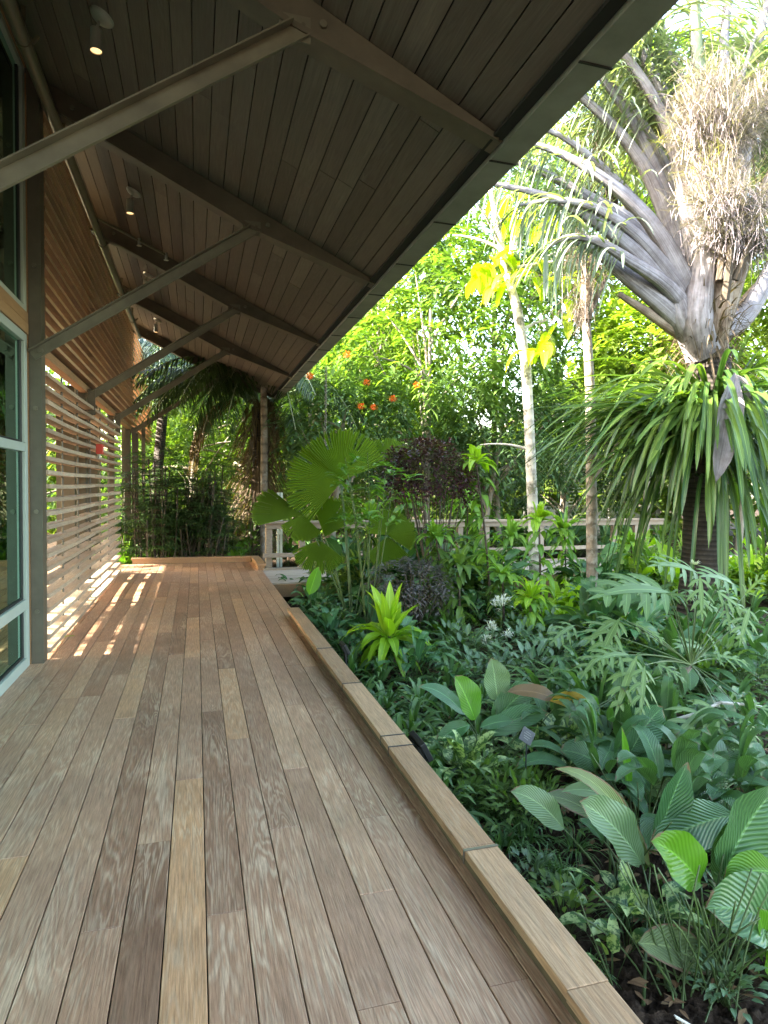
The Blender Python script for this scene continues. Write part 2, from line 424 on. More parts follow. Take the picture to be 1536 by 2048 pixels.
def streakmat(name, stops, rough=0.65, sc_=(26, 1.2, 1)):
    m_, n, l, b = newmat(name)
    tc = n.new('ShaderNodeTexCoord'); mp = mapping(n, l, tc.outputs['UV'], sc_)
    nz = noise(n, l, mp, 1.0, 5, 0.7, 0.4); nb = noise(n, l, tc.outputs['Object'], 4.0, 4, 0.65)
    r = ramp(n, stops); l.new(mth(n, l, 'MULTIPLY_ADD', nb, 0.45, mth(n, l, 'MULTIPLY', nz, 0.55)), r.inputs[0])
    l.new(r.outputs[0], b.inputs['Base Color']); b.inputs['Roughness'].default_value = rough
    bump(n, l, nz, 0.9, 0.02, b)
    return m_
M['petiole'] = streakmat('grey_petiole', [(0.36, (0.10, 0.085, 0.085)), (0.47, (0.19, 0.17, 0.185)), (0.6, (0.33, 0.31, 0.335))])
M['sheath'] = streakmat('grey_sheath', [(0.36, (0.08, 0.065, 0.065)), (0.48, (0.20, 0.18, 0.185)), (0.62, (0.36, 0.335, 0.35))], .8)
M['sheath_brown'] = streakmat('brown_sheath', [(0.36, (0.07, 0.045, 0.03)), (0.48, (0.19, 0.135, 0.095)), (0.62, (0.36, 0.29, 0.22))], .8)
M['petiole_green'] = barkmat('green_petiole', (0.15, 0.20, 0.12), (0.25, 0.30, 0.2), 0, nscale=5, rough=0.55)
M['pale_trunk'] = barkmat('pale_lichen_bark', (0.40, 0.37, 0.31), (0.58, 0.55, 0.48), 0.4, 5, blot=(0.16, 0.15, 0.11))
M['brown_trunk'] = barkmat('brown_ringed_bark', (0.17, 0.13, 0.09), (0.28, 0.23, 0.18), 0.6, 5, blot=(0.3, 0.28, 0.24))
M['branch'] = barkmat('branch_bark', (0.14, 0.12, 0.09), (0.26, 0.23, 0.18))
M['stem_dark'] = barkmat('dark_stem', (0.035, 0.028, 0.02), (0.08, 0.06, 0.04))
M['stem_green'] = simple('green_stem', (0.055, 0.095, 0.024), 0.5, nscale=8)
M['shag'] = leafmat('dead_frond', (0.07, 0.048, 0.028), (0.17, 0.125, 0.08), 0.85, 0.15, midrib=0)
M['twig'] = leafmat('flower_twig', (0.20, 0.165, 0.185), (0.44, 0.40, 0.45), 0.7, 0.15, midrib=0)
M['twig_green'] = leafmat('flower_twig_green', (0.20, 0.22, 0.06), (0.36, 0.36, 0.14), 0.6, 0.25, midrib=0)
M['twig_dark'] = leafmat('old_flower_twig', (0.06, 0.05, 0.045), (0.2, 0.16, 0.13), 0.8, 0.1, midrib=0)
M['frond_grey'] = leafmat('grey_green_frond', (0.13, 0.17, 0.13), (0.25, 0.30, 0.25), 0.45, 0.3, midrib=0.2)
M['frond'] = leafmat('palm_frond', (0.033, 0.065, 0.029), (0.078, 0.130, 0.065), 0.4, 0.25, midrib=0.2)
M['frond_blue'] = leafmat('bluish_frond', (0.05, 0.09, 0.075), (0.10, 0.15, 0.12), 0.4, 0.25, midrib=0.2)
M['epi'] = leafmat('strap_leaf', (0.022, 0.065, 0.018), (0.12, 0.20, 0.04), 0.28, 0.22, midrib=0.5)
M['tree_mid'] = leafmat('tree_leaf_mid', (0.065, 0.135, 0.03), (0.15, 0.24, 0.06), 0.42, 0.38, midrib=0.2)
M['tree_lime'] = leafmat('tree_leaf_lime', (0.12, 0.20, 0.035), (0.25, 0.33, 0.07), 0.42, 0.45, midrib=0.2)
M['far_leaf'] = leafmat('far_leaf', (0.07, 0.13, 0.03), (0.20, 0.27, 0.06), 0.45, 0.4, midrib=0)
M['tree_blue'] = leafmat('tree_leaf_blue', (0.06, 0.125, 0.05), (0.13, 0.21, 0.11), 0.38, 0.3, midrib=0.2)
M['tree_dark'] = leafmat('tree_leaf_dark', (0.027, 0.068, 0.022), (0.075, 0.135, 0.045), 0.42, 0.25, midrib=0.2)
M['big_yellow'] = leafmat('large_yellow_leaf', (0.20, 0.28, 0.02), (0.34, 0.40, 0.03), 0.4, 0.5, rib=0.4, ribk=12)
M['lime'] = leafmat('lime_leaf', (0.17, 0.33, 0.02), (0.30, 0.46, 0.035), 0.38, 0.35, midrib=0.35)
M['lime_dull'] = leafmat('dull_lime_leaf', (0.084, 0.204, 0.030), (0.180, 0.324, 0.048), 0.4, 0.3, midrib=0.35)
M['fan'] = leafmat('fan_leaf', (0.13, 0.22, 0.03), (0.19, 0.29, 0.04), 0.42, 0.42, midrib=0)
M['purple'] = leafmat('purple_leaf', (0.042, 0.014, 0.022), (0.102, 0.036, 0.048), 0.38, 0.2, midrib=0)
M['grey_purple'] = leafmat('grey_purple_leaf', (0.085, 0.085, 0.08), (0.17, 0.15, 0.15), 0.42, 0.15, midrib=0)
M['dark_leaf'] = leafmat('dark_glossy_leaf', (0.034, 0.105, 0.041), (0.085, 0.196, 0.076), 0.25, 0.15, rib=0.2, ribk=10)
M['ribbed'] = leafmat('ribbed_leaf', (0.035, 0.106, 0.040), (0.094, 0.188, 0.069), 0.29, 0.2, rib=0.55, ribk=15)
M['ribbed_pale'] = leafmat('pale_ribbed_leaf', (0.07, 0.14, 0.06), (0.14, 0.22, 0.10), 0.36, 0.2, rib=0.5, ribk=15)
M['ribbed_worn'] = leafmat('worn_ribbed_leaf', (0.10, 0.15, 0.06), (0.17, 0.22, 0.09), 0.45, 0.2, rib=0.5, ribk=13, edge=(0.16, 0.10, 0.06))
M['bright_big'] = leafmat('bright_broad_leaf', (0.07, 0.20, 0.015), (0.10, 0.25, 0.02), 0.35, 0.35, rib=0.25, ribk=12)
M['bronze'] = leafmat('bronze_leaf', (0.10, 0.06, 0.025), (0.16, 0.09, 0.03), 0.35, 0.3, rib=0.3, ribk=14)
M['silver'] = leafmat('silver_green_leaf', (0.065, 0.135, 0.06), (0.15, 0.23, 0.12), 0.31, 0.15, midrib=0.4)
M['mottled'] = leafmat('mottled_leaf', (0.039, 0.111, 0.033), (0.078, 0.156, 0.046), 0.38, 0.2, blotch=((0.33, 0.42, 0.17), 26, 0.47))
M['lobed'] = leafmat('lobed_leaf', (0.10, 0.18, 0.055), (0.17, 0.26, 0.09), 0.45, 0.3, midrib=0.5)
M['under'] = leafmat('understory_leaf', (0.048, 0.120, 0.040), (0.120, 0.224, 0.072), 0.33, 0.25, midrib=0.3)
M['flower'] = leafmat('orange_flower', (0.65, 0.10, 0.02), (0.80, 0.22, 0.04), 0.5, 0.3, midrib=0, glow=0.8)
M['white_flower'] = leafmat('white_flower', (0.55, 0.58, 0.5), (0.7, 0.72, 0.62), 0.6, 0.3, midrib=0, glow=0.8)
M['dead_bronze'] = leafmat('yellowing_leaf', (0.35, 0.22, 0.03), (0.5, 0.32, 0.05), 0.5, 0.3)

# ================================================================== SETTING
Xw, Zb, Xt, Zt, Xe, Ze, Y0, DY = -1.304, 2.62, 0.503, 3.872, 1.641, 3.494, 6.0806, 2.798
XK1, XK2, ZK = 1.0234, 1.163, 0.11
XF, ZF = 1.821, 3.477
BAYS = [Y0 + DY * k for k in (-1, 0, 1, 2, 3)]
BAYS[0] = 3.42
YEND = BAYS[-1]
SL = 0.47
def ceilz(x): return 4.07 - SL * (x - 0.5)

# ground
def ground():
    n = 90
    xs = np.concatenate([np.linspace(-60, 0, 12), np.linspace(1, 4, 190), np.linspace(4.2, 14, 50), np.linspace(16, 90, 12)])
    ys = np.concatenate([np.linspace(-20, 0, 6), np.linspace(0.6, 5, 260), np.linspace(5.2, 16, 50), np.linspace(18, 120, 14)])
    X, Y = np.meshgrid(xs, ys, indexing='ij')
    Z = -0.38 + 0.05 * np.sin(X * 2.1 + Y * 1.3) * np.cos(Y * 1.7 - X) + rng.normal(0, 0.012, X.shape)
    V = np.stack([X, Y, Z], -1).reshape(-1, 3)
    ny = len(ys); i = np.arange(len(xs) - 1)[:, None]; j = np.arange(ny - 1)[None, :]
    F = np.stack([i * ny + j, (i + 1) * ny + j, (i + 1) * ny + j + 1, i * ny + j + 1], -1).reshape(-1, 4)
    mb = MB(); mb.add(V, F)
    tag(mb.build('garden_soil', M['soil'], smooth=True), 'dark bare soil of the planting beds', 'soil', kind='structure')
ground()

# deck boards
JOINTS = [(194, 1861), (302, 1686), (450, 1826), (375, 1559), (421, 1423), (473, 1478), (570, 1655), (591, 1537), (494, 1372), (451, 1337),
          (133, 1397), (53, 1450), (22, 1716), (235, 1349), (244, 1437), (299, 1387), (351, 1309), (588, 1330), (591, 1410), (704, 1459),
          (753, 1633), (762, 1783), (768, 2010), (1036, 1961)]
TONES = [(365, 1850, .95), (270, 1850, .03), (450, 1920, .62), (200, 1960, .60), (300, 1620, .74), (440, 1700, .12), (400, 1500, .45),
         (520, 1800, .15), (130, 1800, .4), (160, 1600, .5), (15, 1780, .92), (245, 1400, .85), (110, 1430, .7), (620, 1800, .55), (700, 1900, .3),
         (820, 1800, .33), (900, 1750, .28), (250, 1500, .42), (330, 1450, .66), (500, 1500, .3), (560, 1560, .2), (365, 1400, .55), (430, 1380, .6),
         (600, 1250, .68), (540, 1300, .6), (80, 1400, .3)]
BW, XB = 0.14, 0.0353
DECK_Y0, DECK_Y1 = -1.0, 13.06
def deck():
    mb = MB()
    jp = [at(x, y, Z=0) for x, y in JOINTS]; tp = [(at(x, y, Z=0), t) for x, y, t in TONES]
    for i in range(-42, 8):
        x0 = XB + i * BW + 0.0022; x1 = XB + (i + 1) * BW - 0.0022
        if i == 7: x1 = 1.150
        js = sorted(p.y for p in jp if x0 <= p.x <= x1)
        lastj = js[-1] if js else random.uniform(0.5, 3)
        first = js[0] if js else lastj
        ys = [DECK_Y0] + ([] if not js else js)
        y = lastj
        if not js: ys.append(lastj)
        while True:
            y += random.uniform(1.3, 3.2)
            if y > DECK_Y1 - 0.5: break
            ys.append(y)
        ys.append(DECK_Y1)
        for a, b in zip(ys[:-1], ys[1:]):
            t = random.uniform(0.05, 0.92)
            for p, tv in tp:
                if x0 - .004 <= p.x <= x1 + .004 and a <= p.y <= b: t = tv
            dz = random.uniform(-0.0012, 0.0012)
            c = 0.002
            z1 = dz; z0 = -0.022 + dz; ya = a + 0.0012; yb = b - 0.0012
            V = [(x0, ya, z0), (x1, ya, z0), (x1, yb, z0), (x0, yb, z0), (x0, ya, z1 - c), (x1, ya, z1 - c), (x1, yb, z1 - c), (x0, yb, z1 - c),
                 (x0 + c, ya + .001, z1), (x1 - c, ya + .001, z1), (x1 - c, yb - .001, z1), (x0 + c, yb - .001, z1)]
            F = [(0, 1, 5, 4), (1, 2, 6, 5), (2, 3, 7, 6), (3, 0, 4, 7), (4, 5, 9, 8), (5, 6, 10, 9), (6, 7, 11, 10), (7, 4, 8, 11), (8, 9, 10, 11)]
            mb.add(V, F, A=t)
    o = mb.build('deck', M['deck'])
    tag(o, 'weathered hardwood plank deck running away under the roof', 'deck', kind='structure')
    mb = MB(); mb.bx(-6, 1.16, DECK_Y0, DECK_Y1 + .05, -0.33, -0.035)
    s = mb.build('deck_frame', M['dark']); tag(s, 'dark framing under the deck planks', 'deck frame', kind='structure')
deck()

# kerb along the deck edge
def kerb():
    e = empty('deck_kerb', (XK1, 3, 0), 'long low timber kerb of brown planks along the garden side of the deck', 'kerb')
    js = [-0.5] + sorted([at(1218, 1960, X=None, Z=ZK).y, at(960, 1690, Z=ZK).y, at(800, 1490, Z=ZK).y, at(695, 1367, Z=ZK).y, at(640, 1297, Z=ZK).y]) + [7.49]
    for a, b in zip(js[:-1], js[1:]):
        mb = MB(); dx = random.uniform(-.003, .003)
        mb.bx(XK1 + dx, XK2 + dx, a + .0015, b - .0015, ZK - 0.034, ZK, A=random.random())
        mb.build('cap_board', M['kerb'], e, bevel=.003)
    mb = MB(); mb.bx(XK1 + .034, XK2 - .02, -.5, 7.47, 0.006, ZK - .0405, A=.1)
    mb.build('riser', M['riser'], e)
    mb = MB(); y = 0
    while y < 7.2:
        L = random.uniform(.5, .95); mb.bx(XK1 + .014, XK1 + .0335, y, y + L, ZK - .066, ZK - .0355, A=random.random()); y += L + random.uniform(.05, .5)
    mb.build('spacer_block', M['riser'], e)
    # far kerbs
    e2 = empty('deck_kerb', (0, 13.1, 0), 'low worn timber kerb closing the far end of the deck', 'kerb')
    mb = MB(); mb.bx(-1.2, 1.06, 13.07, 13.2, 0.075, 0.11, A=.3); mb.build('cap_board', M['kerb'], e2, bevel=.003)
    mb = MB(); mb.bx(-1.18, 1.06, 13.085, 13.18, 0.0, 0.0745, A=.2); mb.build('riser', M['kerb'], e2)
    e3 = empty('deck_kerb', (1.1, 12.3, 0), 'short low timber kerb where the deck corner meets the railing', 'kerb')
    mb = MB(); mb.bx(1.06, 1.22, 11.75, 13.2, 0.075, 0.111, A=.6); mb.build('cap_board', M['kerb'], e3, bevel=.003)
    mb = MB(); mb.bx(1.08, 1.2, 11.77, 13.18, -0.02, 0.0745, A=.2); mb.build('riser', M['kerb'], e3)
    # straps over the near kerb
    for (px, py, wd, lab) in [(784, 1471, .006, 'thin black band over the kerb beside the garden floodlight, farther of a pair'), (803, 1492, .006, 'thin black band over the kerb beside the garden floodlight, nearer of a pair'),
                              (960, 1697, .012, 'flat grey metal band across the near part of the kerb top'), (697, 1367, .005, 'thin black band over the kerb halfway along the deck'), (645, 1297, .005, 'thin black band over the kerb farthest down the deck')]:
        y = at(px, py, Z=ZK).y
        mb = MB(); mb.bx(XK1 - .006, XK2 + .004, y - wd / 2, y + wd / 2, ZK + .0012, ZK + .005); mb.bx(XK1 - .006, XK1 - .0035, y - wd / 2, y + wd / 2, ZK - .05, ZK + .0012)
        tag(mb.build('kerb_band', M['chain'] if wd > .01 else M['strap']), lab, 'band')
kerb()

# boardwalk to the right
def boardwalk():
    mb = MB()
    A0 = np.array([1.06, 10.15]); d = np.array([1.0, 0.03]); d /= np.linalg.norm(d); nrm = np.array([-d[1], d[0]])
    rot = Matrix(((d[0], nrm[0], 0), (d[1], nrm[1], 0), (0, 0, 1)))
    for k in range(14):
        x = 0
        while x < 13:
            L = random.uniform(2, 4)
            c = A0 + d * (x + L / 2) + nrm * (0.07 + k * 0.14)
            mb.box((c[0], c[1], -0.013), (L - .004, 0.133, 0.024), rot, A=random.random()); x += L
    tag(mb.build('boardwalk', M['walk']), 'pale grey boardwalk crossing the garden to the right', 'boardwalk', kind='structure')
    mb = MB(); c = A0 + d * 6.6 - nrm * .03
    mb.box((c[0], c[1], -0.12), (13, .04, .2), rot, A=.3)
    tag(mb.build('boardwalk_edge', M['kerb']), 'mossy timber edge beam of the boardwalk', 'edge beam', kind='structure')
    # railing
    e = empty('boardwalk_railing', (1.2, 11.9, 0), 'weathered timber railing with a broad flat top along the far side of the boardwalk', 'railing')
    B0 = Vector((1.16, 11.87, 0)); B1 = Vector((10.5, 12.6, 0)); D = (B1 - B0); LL = D.length; D.normalize(); Nn = Vector((-D.y, D.x, 0))
    def rb(name, s0, s1, z0, z1, off, th, Av=.5, bev=.004):
        mb = MB(); a = B0 + D * s0 + Nn * off; b = B0 + D * s1 + Nn * off
        mb.bar(a + Vector((0, 0, (z0 + z1) / 2)), b + Vector((0, 0, (z0 + z1) / 2)), th, z1 - z0, A=Av)
        return mb.build(name, M['rail'], e, bevel=bev)
    s = 0
    while s < LL: rb('top_rail', s, min(LL, s + 3.1), .845, .885, 0, .26, random.random()); s += 3.105
    rb('sub_rail', 0.05, LL, .745, .8425, -.06, .04, .4)
    rb('lower_rail', 0.0, LL, .22, .30, -.09, .035, .7)
    rb('base_board', 0.0, LL, .0, .03, -.14, .10, .5)
    k = 0; s = .12
    while s < LL:
        mb = MB(); p = B0 + D * s; Rm = Matrix((D, Nn, Vector((0, 0, 1)))).transposed()
        mb.box((p.x, p.y, .37), (.115, .10, .745), Rm, A=random.random()); mb.build('post', M['rail'], e, bevel=.004)
        s += .62 if k % 2 == 0 else 1.35; k += 1
boardwalk()

# ================================================================== BUILDING
bld = empty('pavilion', (0, Y0, 0), 'timber and steel garden pavilion with dark boarded ceiling, sloping braces and slatted side walls', 'pavilion')
def building():
    # ceiling boards along Y, between eave and ridge
    mb = MB()
    sv = Vector((1, 0, -SL)).normalized(); nv = Vector((SL, 0, 1)).normalized()
    RX = -5.6
    Lr = (Xe + .0 - RX) / sv.x
    nb = int(Lr / .142)
    e0 = Vector((Xe + .0, 0, ceilz(Xe + .0)))
    for i in range(nb):
        c = e0 - sv * (.071 + i * .142)
        y = -4.0 - random.uniform(0, 3)
        while y < YEND + .1:
            L = random.uniform(2.4, 4.8); y2 = min(y + L, YEND + .1)
            if y2 > -4:
                rot = Matrix((sv, Vector((0, 1, 0)), nv)).transposed()
                zz = nv * (.011 + random.uniform(-.0012, .0012))
                mb.box((c.x + zz.x, (y + y2) / 2, c.z + zz.z), (.134, y2 - y - .003, .022), rot, A=random.random())
            y = y2
    mb.build('ceiling_boards', M['ceil'], bld)
    mb = MB()
    top = .06
    def slab(x0, x1, f, y0, y1, t0, t1):
        V = [(x0, y0, f(x0) + t0), (x1, y0, f(x1) + t0), (x1, y1, f(x1) + t0), (x0, y1, f(x0) + t0), (x0, y0, f(x0) + t1), (x1, y0, f(x1) + t1), (x1, y1, f(x1) + t1), (x0, y1, f(x0) + t1)]
        mb.add(V, [(0, 3, 2, 1), (4, 5, 6, 7), (0, 1, 5, 4), (1, 2, 6, 5), (2, 3, 7, 6), (3, 0, 4, 7)])
    slab(RX, XF - .02, ceilz, -4, YEND + .12, .03, .16)
    rz = ceilz(RX)
    slab(-9.0, RX, lambda x: rz - SL * (RX - x), -4, YEND + .12, .03, .16)
    mb.bx(-6.6, -5.2, -4, YEND - 1, 6.9, 7.75)  # unseen box added on the ridge to cast shade over the palm
    mb.build('roof', M['dark'], bld)
    # eave: dark band and segmented metal soffit strip with fascia
    y = -2.0; k = 0
    mbd = MB(); mbd.bx(XF - .235, XF - .168, -4, YEND + .1, ZF + .03, ZF + .05); mbd.build('eave_gap', M['dark'], bld)
    while y < YEND:
        y2 = min(y + .92, YEND + .1)
        mb = MB()
        mb.bx(XF - .165, XF, y + .002, y2 - .002, ZF, ZF + .012); mb.bx(XF - .0018, XF, y + .002, y2 - .002, ZF + .0125, ZF + .21)
        mb.bx(XF - .165, XF - .162, y + .002, y2 - .002, ZF + .0125, ZF + .08)
        o = mb.build('eave_panel', M['fascia'], bld)
        mb = MB(); mb.bx(XF - .170, XF + .004, y - .008, y + .006, ZF - .006, ZF - .001); mb.build('eave_clip', M['dark'], bld)
        y = y2
    # rafters: tapered, thickness .13
    for yy in BAYS:
        t = .065
        prof = [(-5.5, ceilz(-5.5) - .185), (Xt - .05, Zt + .01), (Xe, Ze), (Xe + .03, ceilz(Xe + .03) - .004), (-5.5, ceilz(-5.5) - .004)]
        for (ww, cut, nm) in ((t, 0, 'rafter'),):
            mb = MB()
            P = prof
            V = [(x, yy - ww, z) for x, z in P] + [(x, yy + ww, z) for x, z in P]
            # quads: sides split in two
            F = [(0, 1, 3, 4), (1, 2, 3, 3), (9, 8, 6, 5), (8, 8, 7, 6), (0, 5, 6, 1), (1, 6, 7, 2), (2, 7, 8, 3), (3, 8, 9, 4)]
            V = np.array(V)
            # split side polygons properly with an extra top vertex over the knee
            V = np.vstack([V, [(Xt - .05, yy - ww, ceilz(Xt - .05) - .004)], [(Xt - .05, yy + ww, ceilz(Xt - .05) - .004)]])
            F = [(0, 1, 10, 4), (1, 2, 3, 10), (9, 11, 6, 5), (11, 8, 7, 6), (0, 5, 6, 1), (1, 6, 7, 2), (2, 7, 8, 3), (4, 10, 11, 9), (10, 3, 8, 11)]
            mb.add(V, F); mb.build(nm, M['rafter'], bld)
        # flange strip under the rafter's near face
        mb = MB()
        mb.bar((-1.25, yy - t - .012, ceilz(-1.25) - .18), (Xt - .05, yy - t - .012, Zt + .02), .022, .03)
        mb.bar((Xt - .05, yy - t - .012, Zt + .02), (Xe - .02, yy - t - .012, Ze + .012), .022, .03)
        mb.build('rafter_lip', M['rafter'], bld)
        for bxx in (Xt + .12, -1.0):
            mb = MB(); z = ceilz(bxx) - .09; mb.cyl((bxx, yy - t - .0005, z), (bxx, yy - t - .016, z), .02, 8); mb.build('bolt', M['brace'], bld)
    # braces: angle section with a lip
    for k, yy in enumerate(BAYS):
        a = Vector((Xw, yy - .075, Zb)); b = Vector((Xt - .02, yy - .075, Zt - .015)); d = (b - a).normalized(); u = Vector((0, -1, 0)); pv = d.cross(u).normalized()
        if pv.z < 0: pv = -pv
        mb = MB()
        h = .082
        def plate(o0, o1, y_0, y_1, ext=0):
            V = []
            for p in (a - d * .02, b + d * ext):
                V += [p + pv * o0 + Vector((0, y_0, 0)), p + pv * o1 + Vector((0, y_0, 0)), p + pv * o1 + Vector((0, y_1, 0)), p + pv * o0 + Vector((0, y_1, 0))]
            mb.add([tuple(v) for v in V], [(0, 1, 2, 3), (7, 6, 5, 4), (0, 4, 5, 1), (1, 5, 6, 2), (2, 6, 7, 3), (3, 7, 4, 0)])
        plate(-h / 2, h / 2 - .0085, -.004, .006, .05)      # web
        plate(h / 2 - .008, h / 2, -.055, .006)       # top flange
        plate(-h / 2 - .0075, -h / 2 - .0005, -.018, .006, .05)     # bottom lip
        mb.build('brace', M['brace'], bld)
        mb = MB(); q = b - d * .03; mb.box(q + Vector((.02, .006, .035)), (.16, .008, .13)); mb.build('connection_plate', M['brace'], bld)
        for sx in (-.03, .06):
            mb = MB(); q2 = q + Vector((sx, .002, .05)); mb.cyl(q2, q2 + Vector((0, -.016, 0)), .011, 8); mb.build('bolt', M['rafter'], bld)
        mb = MB(); p = a + Vector((.05, -.004, .03)); mb.cyl(p, p + Vector((0, -.018, 0)), .022, 8); mb.build('bolt', M['brace'], bld)
    # posts
    for k, yy in enumerate(BAYS):
        xc = Xw - .03
        mb = MB()
        if k == 1:
            mb.bx(-1.345, -1.25, yy - .07, yy - .062, 0, 4.82); mb.bx(-1.345, -1.337, yy - .0615, yy + .07, 0, 4.82); mb.bx(-1.258, -1.25, yy - .0615, yy + .07, 0, 4.82)
            mb.build('post', M['steel'], bld)
            for z in (.45, 1.3, 2.17, 3.35, 4.3):
                mb = MB(); mb.cyl((-1.297, yy - .0705, z), (-1.297, yy - .088, z), .019, 8); mb.build('bolt', M['brace'], bld)
            mb = MB(); mb.bx(-1.378, -1.348, yy - .075, yy + .05, 0, 4.9, A=.2); mb.build('trim', M['door_wood'], bld)
        else:
            hw = .06 if k < 4 else .08
            z1 = 4.8
            mb.bx(xc - .10, xc, yy - hw, yy + hw, -0.0, z1); mb.build('post', M['steel'], bld)
            if k > 1:
                mb = MB(); mb.bx(-1.302, -1.22, yy - .1, yy - .085, 2.40, 2.72); mb.build('gusset_plate', M['steel'], bld)
    # wide dark columns inside, seen through the slats, and beams
    for (x, y_) in [(-2.4, 8.2), (-2.4, 10.9), (-2.4, 13.6), (-2.1, 14.4)]:
        mb = MB(); mb.bx(x - .16, x + .16, y_ - .16, y_ + .16, 0, 3.4); mb.build('column', M['steel'], bld)
    mb = MB(); mb.bx(-1.30, -1.18, YEND - .08, YEND + .06, 0, 2.6); mb.build('column', M['steel'], bld)
    mb = MB(); mb.bx(-1.62, -1.5, YEND + 1.1, YEND + 1.25, -.2, 3.0); mb.build('column', M['steel'], bld)
    mb = MB(); mb.bx(-1.24, -1.16, YEND + 1.6, YEND + 1.7, -.2, 3.0); mb.build('column', M['steel'], bld)
    mb = MB(); mb.bx(-2.46, -2.34, 6.2, YEND, 2.9, 3.1); mb.build('beam', M['steel'], bld)
    mb = MB(); mb.bx(-1.40, -1.31, Y0 + .1, 19.9, 2.68, 2.76); mb.build('beam', M['red_slat'], bld)
    # unseen header on the left, added to limit how far sun reaches the deck
    mb = MB(); mb.bx(-5.4, -5.3, 6.05, YEND, 2.3, 4.9); mb.build('sun_blocking_header', M['rafter'], bld)
    # glazed room on the near left
    mb = MB(); mb.bx(-5.3, -1.43, 6.0, 6.05, 0, 4.7); mb.build('room_wall', M['pvc'], bld)
    mb = MB(); mb.bx(-4.2, -4.1, -3, 5.99, 0.0, 5.6); mb.build('room_wall', M['pvc'], bld)
building()

# slat screens
def screens():
    # lower
    for (ya, yb) in ((Y0 + .08, Y0 + DY - .03), (Y0 + DY + .0, Y0 + 2 * DY + .05)):
        e = empty('slat_screen_panel', (Xw, ya, 0), ('nearer' if ya < 7 else 'farther') + ' bay of the low screen of weathered grey brown horizontal slats', 'slat screen')
        for k in range(21):
            z = .065 + k * .121
            mb = MB(); sg = random.uniform(-.004, .004)
            n = 6
            for q in range(n):
                a = ya + (yb - ya) * q / n; b = ya + (yb - ya) * (q + 1) / n
                s0 = -.010 * math.sin(PI * q / n) + sg; s1 = -.010 * math.sin(PI * (q + 1) / n) + sg
                V = [(x, y_, z + zz + s_) for (y_, s_) in ((a, s0), (b, s1)) for (x, zz) in ((-1.345, -.019), (-1.235, -.019), (-1.235, .019), (-1.345, .019))]
                mb.add(V, [(0, 4, 5, 1), (1, 5, 6, 2), (2, 6, 7, 3), (3, 7, 4, 0)] + ([(0, 1, 2, 3)] if q == 0 else []) + ([(7, 6, 5, 4)] if q == n - 1 else []), A=(k * .37 + ya) % 1)
            mb.build('slat', M['slat'], e)
        ry = [7.115, 7.988] if ya < 7 else [8.86, 9.779, 10.659]
        for y_ in ry:
            mb = MB(); mb.cyl((-1.30, y_, 0), (-1.30, y_, 2.6), .011, 6); mb.build('rod', M['steel'], e)
        mb = MB(); mb.bx(-1.40, -1.347, yb - .035, yb + .035, 0, 2.62); mb.build('support_post', M['steel'], e)
        if ya < 7:
            for k in range(20):
                mb = MB(); mb.bx(-1.34, -1.27, ya - .006, ya + .06, .085 + k * .121, .165 + k * .121 - .0); mb.build('spacer', M['red_slat'], e)
    # upper
    spans = ((Y0 + .08, Y0 + DY), (Y0 + DY, Y0 + 2 * DY), (Y0 + 2 * DY, YEND), (YEND, 17.2), (17.2, 20.0))
    words = ('first', 'second', 'third', 'fourth', 'last')
    for q, (ya, yb) in enumerate(spans):
        e = empty('slat_screen_panel', (Xw, ya, 2.8), words[q] + ' bay from the glass door of the high screen of close reddish slats', 'slat screen')
        top = 4.75 if yb <= YEND + .1 else 4.75
        k = 0; z = 2.80
        while z < top:
            mb = MB(); mb.bx(-1.352, -1.247, ya + .004, yb - .004, z - .018, z + .018, A=((k * .37 + q * .21) % 1) * .6); mb.bx(-1.2465, -1.2445, ya + .004, yb - .004, z - .017, z + .017, A=.8 + ((k * .37) % 1) * .2)
            mb.build('slat', M['red_slat'], e); z += .121; k += 1
        y_ = ya + .5
        while y_ < yb:
            mb = MB(); mb.cyl((-1.335, y_, 2.76), (-1.335, y_, top), .012, 6); mb.build('rod', M['steel'], e); y_ += .9
screens()

# glass door wall
def door():
    e = empty('glass_door', (-1.36, 5.3, 0), 'tall glass door with pale green metal frame and timber header at the left edge', 'glass door')
    y1 = 5.985
    def fr(y0, y1_, z0, z1, x0=-1.40, x1=-1.352, nm='frame', mt='alu'):
        mb = MB(); mb.bx(x0, x1, y0, y1_, z0, z1); return mb.build(nm, M[mt], e, bevel=.003)
    fr(y1 - .085, y1, 0, 2.77)                       # jamb
    fr(1.0, y1 - .0855, 0, .085); fr(1.0, y1 - .0855, 2.70, 2.77)
    fr(1.0, y1 - .0855, .49, .575, nm='rail'); fr(1.0, y1 - .0855, 1.80, 1.87, nm='rail')
    fr(y1 - .085, y1, 2.952, 4.93); fr(1.0, y1 - .0855, 2.952, 2.995); fr(1.0, y1 - .0855, 4.88, 4.93)
    for z0, z1 in ((.086, .489), (.576, 1.799), (1.871, 2.699), (2.996, 4.879)):
        fr(y1 - .125, y1 - .087, z0, z1, -1.398, -1.375, 'seal', 'seal')
        fr(1.0, y1 - .126, z0, z0 + .02, -1.398, -1.375, 'seal', 'seal')
        mb = MB(); mb.bx(-1.392, -1.386, 1.0, y1 - .1265, z0 + .0205, z1 - .002); mb.build('glass_pane', M['glass'], e)
    mb = MB(); mb.bx(-1.40, -1.34, 1.0, y1 + .01, 2.774, 2.86, A=.6); mb.bx(-1.40, -1.343, 1.0, y1 + .01, 2.863, 2.949, A=.3); mb.build('header', M['door_wood'], e, bevel=.003)
    mb = MB(); mb.bx(-1.42, -1.34, 1.0, y1 + .01, 4.935, 5.0, A=.4); mb.build('head_trim', M['door_wood'], e)
door()

